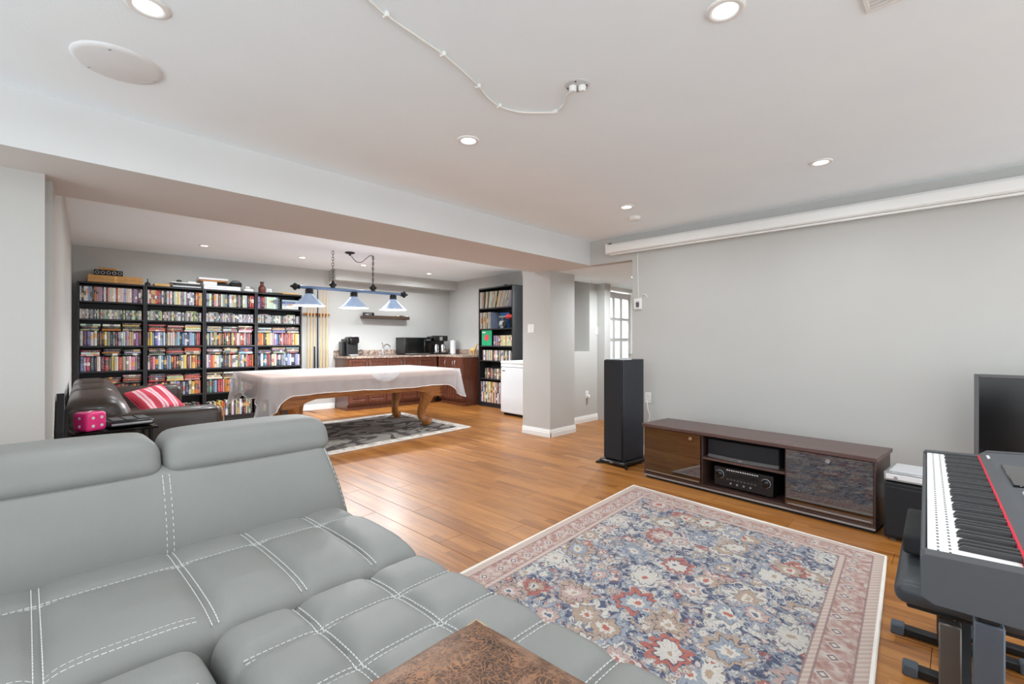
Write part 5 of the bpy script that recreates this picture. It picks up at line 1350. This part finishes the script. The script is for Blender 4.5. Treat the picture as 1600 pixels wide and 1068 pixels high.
p = soft_pillow('cushion_cover', t, .195, .16, .058, 'stripe'); p.rotation_euler = (rad(-48), rad(-8), rad(38))
p.location = (0, 0, 0)
rimp = [(-.195 + .39 * i / 12, 0, -.16) for i in range(12)] + [(.195, 0, -.16 + .32 * i / 12) for i in range(12)] + [(.195 - .39 * i / 12, 0, .16) for i in range(12)] + [(-.195, 0, .16 - .32 * i / 12) for i in range(12)]
pp = MB().tube(rimp, .005, 6, closed=True).build('piping', 'stripe', p)

# ------------------------------------------------------------------ black stand with dice behind the grey sofa
t = thing('media_stand', 'small black glass and metal stand behind the grey sofa', 'stand', (.20, 4.0, 0), 0)
B(0, .44, 0, .36, .625, .642, b=.004).build('glass_top', 'black_gloss', t); B(.02, .42, .02, .34, .44, .452, b=.003).build('glass_shelf', 'black_gloss', t); B(.02, .42, .02, .34, .1, .112, b=.003).build('glass_shelf', 'black_gloss', t)
for x in (.03, .40):
    for y in (.03, .31): MB().tube([(x, y, 0), (x, y, .625)], .014, 10).build('leg', 'black_metal', t)
t = thing('electronic_unit', 'black electronic unit with silver trim on the small stand', 'device', (.385, 4.06, .6428), rad(4))
B(0, .24, 0, .24, .006, .045, b=.008).build('housing', 'black_plastic', t); B(.01, .23, -.006, .0, .018, .032, b=.002).build('silver_trim', 'silver', t)
for k in range(3): B(.02 + k * .072, .08 + k * .072, .03, .2, .0455, .052, b=.002).build('panel', 'frame_grey', t)
for x in (.03, .21): MB().lathe([(.015, 0), (.015, .006)], 10, (x, .12, 0)).build('foot', 'rubber', t)
t = thing('pink_dice', 'large pink foam dice with white dots', 'dice', (.29, 4.06, .708), rad(32)); DH_ = .062
t.location = (.29, 4.08, .7065)
MB().rbox(-DH_, DH_, -DH_, DH_, -DH_, DH_, .022, (4, 4, 4)).build('dice_body', 'pink_dice', t, angle=70)
def pip(p, ax):
    MB().lathe([(0, .0), (.0095, -.0002), (.01, -.004)], 14, (0, 0, 0), 'Z').build('pip', 'white_box', t).matrix_basis = Matrix.Translation(p) @ Vector(ax).to_track_quat('Z', 'Y').to_matrix().to_4x4()
q = .026; e = DH_ + .0012
for z in (-q, q): pip((-e, 0, z), (-1, 0, 0))
for y in (-q, q):
    for z in (-q, q): pip((y, -e, z), (0, -1, 0))
for y in (-q, 0, q): pip((y, y, e), (0, 0, 1))
t = thing('leaning_panel', 'black folded panel leaning on the wall behind brown sofa', 'panel', at(-.135, 3.86), ROT)
MB().prism([(.0, 0), (.42, 0), (.44, .62), (.40, .78), (.18, .90), (.0, .68)], 0.0, .035, 'X').build('board', 'black_matte', t)
MB().prism([(.03, .03), (.39, .03), (.40, .58), (.18, .80), (.03, .62)], .0355, .05, 'X').build('cover', 'black_plastic', t)

# ------------------------------------------------------------------ tower speaker
t = thing('tower_speaker', 'tall black tower speaker beside the television stand', 'speaker', (4.205, 2.475, 0), rad(-96))
# local: x along front width, y depth (front at -y)
B(-.155, .155, -.2, .2, .012, .05, b=.012).build('plinth', 'black_plastic', t)
for sx in (-1, 1):
    for sy in (-1, 1): MB().loft([[(sx * (.13 + o), sy * (.17 + o), z) for o, z in ((0, 0), (.05, 0), (.05, .012), (.0, .05))], [(sx * (.13 + o) + .03, sy * (.17 + o), z) for o, z in ((0, 0), (.05, 0), (.05, .012), (.0, .05))]]).build('foot', 'black_gloss', t, angle=20)
B(-.115, .115, -.155, .185, .05, 1.045, b=.005).build('cabinet', 'speaker_side', t)
B(-.112, .112, -.178, -.156, .06, 1.04, b=.008).build('grille', 'speaker_grille', t)
B(-.02, .02, -.2015, -.199, .028, .036).build('badge', 'silver', t)

# ------------------------------------------------------------------ television stand
ang = math.atan2(.395 - 2.075, 3.735 - 3.885)
TVL, TVD, TVH = 1.688, .42, .487
t = tv = thing('tv_stand', 'low dark walnut television stand with smoked glass doors', 'tv stand', (3.885, 2.075, 0), ang)
# local: x along the front (left to right seen from the room), depth goes to +y
X1, X2 = .318 * TVL, .693 * TVL
B(-.012, TVL + .012, -.02, TVD, TVH - .028, TVH, b=.003).build('top_panel', 'walnut_top', t)
for x in (0, TVL - .02): B(x, x + .02, 0, TVD - .01, .02, TVH - .028, b=.001).build('side_panel', 'walnut', t)
for x in (X1, X2): B(x - .01, x + .01, .01, TVD - .02, .055, TVH - .028, b=.001).build('divider', 'walnut', t)
B(.02, TVL - .02, 0, TVD - .01, .035, .055, b=.001).build('bottom_panel', 'walnut', t); B(.01, TVL - .01, .02, TVD - .02, .0, .035).build('plinth', 'black_matte', t)
B(.02, TVL - .02, TVD - .02, TVD - .012, .055, TVH - .028).build('back_panel', 'black_matte', t)
B(X1 + .01, X2 - .01, .006, TVD - .03, .265, .283, b=.001).build('shelf', 'walnut_top', t)
B(.02, X1 - .01, .03, TVD - .03, .25, .268, b=.001).build('shelf', 'walnut', t); B(X2 + .01, TVL - .02, .03, TVD - .03, .25, .268, b=.001).build('shelf', 'walnut', t)
for a, b_, hx in ((.012, X1 - .004, X1 - .09), (X2 + .004, TVL - .012, X2 + .26)):
    d = B(a, b_, -.010, -.004, .062, TVH - .033).build('glass_door', 'glass_brown', t, smooth=False)
    MB().lathe([(.0, -.016), (.014, -.015), (.016, -.0105)], 16, (hx, 0, TVH - .07), 'Y').build('door_knob', 'chrome', d)
    B(a + .01, b_ - .01, -.0115, -.0105, .07, .076).build('edge_strip', 'silver', d)
B(.0, TVL, -.006, .004, .022, .034, b=.001).build('chrome_rail', 'silver', t)
def tvw(x, y, z): return (3.885 + math.cos(ang) * x - math.sin(ang) * y, 2.075 + math.sin(ang) * x + math.cos(ang) * y, z)
t = thing('av_receiver', 'black audio receiver with round knobs in the television stand', 'receiver', tvw(X1 + .09, .045, .0565), ang)
RW, RH = .44, .165
B(0, RW, .012, .32, .012, RH, b=.004).build('chassis', 'black_metal', t); B(-.002, RW + .002, 0, .012, .012, RH, b=.003).build('front_panel', 'black_plastic', t)
B(.10, .335, -.002, 0, .10, .125).build('display', 'screen_black', t)
for x in (.045, .392):
    MB().lathe([(.0, -.024), (.026, -.023), (.030, -.018), (.031, -.001)], 22, (x, 0, .105), 'Y').build('knob', 'black_gloss', t, angle=50); MB().lathe([(.031, -.006), (.034, -.005), (.034, -.001)], 22, (x, 0, .105), 'Y').build('knob_ring', 'silver', t)
B(.09, .345, -.0022, 0, .142, .156).build('label_strip', 'black_gloss', t)
for k in range(14): B(.098 + k * .0175, .109 + k * .0175, -.003, -.0021, .145, .153).build('printed_mark', 'white_box', t)
for k in range(9): B(.10 + k * .026, .115 + k * .026, -.004, 0, .072, .080, b=.001).build('button', 'frame_grey', t)
for k in range(4): MB().lathe([(0, -.004), (.007, -.004), (.008, 0)], 10, (.13 + k * .05, 0, .045), 'Y').build('jack', 'silver', t)
for x in (.05, .39):
    for y in (.05, .28): MB().lathe([(.02, 0), (.02, .013)], 12, (x, y, 0)).build('foot', 'rubber', t)
t = thing('center_speaker', 'long black center speaker on the television stand shelf', 'speaker', tvw(X1 + .045, .03, .2845), ang)
B(0, .53, .03, .25, .004, .15, b=.006).build('cabinet', 'black_matte', t); MB().prism([(.0, .0)] + [(.53 * k / 10, -.018 * math.sin(PI * k / 10)) for k in range(11)] + [(.53, .028), (0, .028)], .03, .148, 'Z').build('grille', 'speaker_grille', t, angle=60)
MB().prism([(.0, -.002)] + [(.53 * k / 10, -.024 * math.sin(PI * k / 10) - .002) for k in range(11)] + [(.53, .028), (0, .028)], .003, .029, 'Z').build('lower_trim', 'frame_grey', t, angle=60)
B(.25, .28, -.0275, -.0262, .012, .018).build('badge', 'silver', t)

# ------------------------------------------------------------------ subwoofer with a disc player on it
t = thing('subwoofer', 'black subwoofer box beside the television stand', 'speaker', (3.70, .352, 0), ang)
B(0, .40, 0.0, .36, .015, .355, b=.008).build('cabinet', 'black_matte', t); B(.008, .392, -.016, -.001, .03, .335, b=.008).build('grille', 'speaker_grille', t); B(.21, .32, -.018, -.0165, .325, .331).build('badge', 'tan_leather', t)
for x in (.04, .36):
    for y in (.04, .32): MB().lathe([(.018, 0), (.018, .016)], 10, (x, y, 0)).build('foot', 'rubber', t)
c_, s_ = math.cos(ang), math.sin(ang)
def sw(x, y, z): return (3.70 + c_ * x - s_ * y, .352 + s_ * x + c_ * y, z)
t = thing('disc_player', 'slim silver disc player on top of the subwoofer', 'disc player', sw(.0, .01, .356), ang)
B(0, .42, 0, .30, .008, .062, b=.004).build('housing', 'silver', t); B(.01, .2, -.004, 0, .02, .05, b=.002).build('tray_front', 'white_box', t); B(.21, .4, -.003, 0, .018, .052, b=.002).build('display', 'black_gloss', t)
MB().lathe([(0, -.01), (.01, -.01), (.011, 0)], 12, (.06, 0, .03), 'Y').build('button', 'chrome', t); B(.02, .4, .02, .28, .0621, .066, b=.001).build('lid', 'plate_grey', t)
for x in (.04, .38): MB().lathe([(.015, 0), (.015, .008)], 10, (x, .15, 0)).build('foot', 'rubber', t)

# ------------------------------------------------------------------ screen behind the piano
t = thing('television', 'dark flat screen with grey frame standing behind the piano', 'television', (4.28, -.057, 0), rad(-92))
SW_, SB, ST = 1.1, .34, 1.012
B(.012, SW_ - .012, .012, .05, SB + .012, ST - .012, b=.006).build('back_shell', 'black_plastic', t)
f = MB(); f.box(0, .022, 0, .03, SB, ST, .003); f.box(SW_ - .022, SW_, 0, .03, SB, ST, .003); f.box(.022, SW_ - .022, 0, .03, ST - .022, ST, .003); f.box(.022, SW_ - .022, 0, .03, SB, SB + .03, .003); f.build('bezel', 'frame_grey', t)
B(.022, SW_ - .022, .006, .012, SB + .03, ST - .022).build('screen', 'screen_black', t)
B(.45, .65, .02, .05, .02, SB, b=.004).build('neck', 'black_plastic', t); B(.25, .85, -.1, .15, 0, .02, b=.006).build('base', 'black_plastic', t)

# ------------------------------------------------------------------ digital piano
PZ = .755
prot = PI + math.atan2(.115 - .061, 2.68 - 1.355)
t = pn = thing('digital_piano', 'black digital piano with red felt strip behind the keys', 'piano', (2.68, .118, 0), prot)
PLN, PD = 1.325, .30
def along(prof, x0, x1): return MB().prism(prof, x0, x1, 'X')
along([(0, PZ - .085), (.02, PZ - .095), (PD - .03, PZ - .10), (PD, PZ - .08), (PD, PZ - .045), (.0, PZ - .03)], .012, PLN - .012).build('lower_case', 'piano_body', pn, angle=30)
for x0, x1 in ((0, .04), (PLN - .04, PLN)): along([(0, PZ - .088), (.02, PZ - .1), (PD - .03, PZ - .105), (PD + .002, PZ - .08), (PD + .002, PZ + .035), (.19, PZ + .028), (.165, PZ + .008), (.006, PZ + .004), (-.002, PZ - .004)], x0, x1).build('end_cheek', 'piano_body', pn, angle=30)
B(.04, PLN - .04, -.002, .008, PZ - .04, PZ - .004, b=.003).build('front_rail', 'piano_body', pn)
along([(.166, PZ - .03), (.166, PZ + .012), (.19, PZ + .026), (PD, PZ + .033), (PD, PZ - .045)], .04, PLN - .04).build('control_panel', 'piano_panel', pn, angle=25)
B(.04, PLN - .04, .1605, .167, PZ - .02, PZ + .012).build('felt_strip', 'red_felt', pn)
kw = (PLN - .09) / 52; wk = B(.0004, kw - .0006, .010, .160, PZ - .028, PZ, b=.0018).mesh('white_key', 'white_key', angle=25)
bkm = MB().loft([[(-.0058, .062, PZ), (.0058, .062, PZ), (.0058, .160, PZ), (-.0058, .160, PZ)], [(-.0052, .066, PZ + .008), (.0052, .066, PZ + .008), (.0052, .160, PZ + .0105), (-.0052, .160, PZ + .0105)], [(-.0042, .072, PZ + .0112), (.0042, .072, PZ + .0112), (.0042, .160, PZ + .0125), (-.0042, .160, PZ + .0125)]]).mesh('black_key', 'black_key', angle=25)
mk = MB()
for k in range(52):
    x = .045 + k * kw; link('white_key', wk, pn, (x, 0, 0))
    for yy in (.026, .046):
        mk.box(x + .006, x + .0165, yy, yy + .0045, PZ, PZ + .0003)
    # from the bass end (local x = PLN is treble for the player): a b c d e f g
    note = (k + 0) % 7       # 0 = A
    if note in (0, 2, 3, 5, 6) and k < 51: link('black_key', bkm, pn, (x + kw, 0, 0))
o = mk.build('note_marking', 'frame_grey', pn, smooth=False); o['kind'] = 'stuff'
B(.10, .16, .182, .20, PZ + .0215, PZ + .0255).build('printed_name', 'white_box', pn).rotation_euler = (0, 0, 0)
B(.30, .62, .205, .285, PZ + .026, PZ + .034, b=.002).build('display_window', 'black_gloss', pn)
for k in range(6):
    for j in range(2): B(.70 + k * .03, .718 + k * .03, .215 + j * .03, .228 + j * .03, PZ + .027, PZ + .036, b=.002).build('button', 'plate_grey', pn)
MB().lathe([(.0, .052), (.012, .051), (.014, .02)], 16, (.92, .24, PZ)).build('volume_knob', 'black_plastic', pn)
# stand under the piano
def pw(x, y, z): return (2.68 + math.cos(prot) * x - math.sin(prot) * y, .118 + math.sin(prot) * x + math.cos(prot) * y, z)
t = st = thing('keyboard_stand', 'metal keyboard stand with telescoping legs under the piano', 'stand', pw(0, 0, 0), prot)
for x in (.012, .87):
    B(x - .025, x + .025, .05, .37, .605, .648, b=.004).build('support_arm', 'black_metal', st)
    B(x - .026, x + .026, .105, .165, .02, .46, b=.004).build('lower_leg', 'stand_blue', st); B(x - .019, x + .019, .115, .155, .46, .605, b=.003).build('upper_leg', 'black_metal', st)
    B(x - .022, x + .022, .06, .40, .004, .035, b=.006).build('floor_bar', 'black_metal', st)
    for y in (.04, .38): B(x - .027, x + .027, y, y + .05, .0, .045, b=.006).build('rubber_cap', 'rubber', st)
MB().tube([(.03, .30, .60), (.45, .31, .38), (.85, .32, .16)], .014, 10).build('brace', 'stand_grey', st); MB().tube([(.87, .345, .60), (.45, .345, .38), (.03, .345, .16)], .014, 10).build('brace', 'stand_grey', st)
MB().lathe([(.0, -.03), (.026, -.028), (.028, -.012), (.012, -.008), (.012, .02)], 10, (.45, .30, .38), 'Y').build('clamp_knob', 'black_plastic', st)
# bench
t = bn = thing('piano_bench', 'black padded piano bench with crossed legs and floor bars', 'bench', (1.885, .155, 0), rad(1.5))
# local x away from the camera, local y negative = under the piano
MB().rbox(0, .62, -.30, 0, .405, .475, .03, (10, 6, 2), lambda x, y, z: (x, y, z + (.012 * math.sin(PI * x / .62) * math.sin(-PI * y / .33) if z > .45 else 0))).build('seat', 'vinyl', bn, angle=60)
B(.04, .58, -.30, -.03, .385, .405, b=.004).build('seat_base', 'black_metal', bn)
for x, d in ((.66, -.03), (.37, -.08)):
    B(x - .022, x + .022, -.32 + d, .045 + d, .006, .036, b=.004).build('floor_bar', 'black_metal', bn)
    for y in (-.34 + d, .03 + d): B(x - .026, x + .026, y, y + .045, 0, .042, b=.005).build('rubber_cap', 'rubber', bn)
def bar(p, q, w, name, mat):
    p, q = Vector(p), Vector(q); d = (q - p).normalized(); s1 = Vector((0, 1, 0)); n = d.cross(s1).normalized()
    r = lambda c: [c + s1 * w + n * .012, c - s1 * w + n * .012, c - s1 * w - n * .012, c + s1 * w - n * .012]
    MB().loft([r(p), r(q)]).build(name, mat, bn, angle=20)
bar((.08, -.12, .39), (.64, -.12, .03), .02, 'cross_leg', 'black_metal'); bar((.56, -.17, .39), (.37, -.17, .03), .02, 'cross_leg', 'black_metal')
B(-.0, .045, -.155, -.105, .035, .385, b=.004).build('post', 'stand_grey', bn); B(-.02, .07, -.28, .0, .0, .035, b=.005).build('post_foot', 'black_metal', bn)
o = MB(); o.rbox(0, .36, -.26, 0, 0, .065, .012, (4, 4, 2)); o = o.build('black_case', 'black_matte', loc=(2.10, .148, .492), rotz=rad(1.5)); tag(o, 'flat black case lying on the piano bench', 'case')
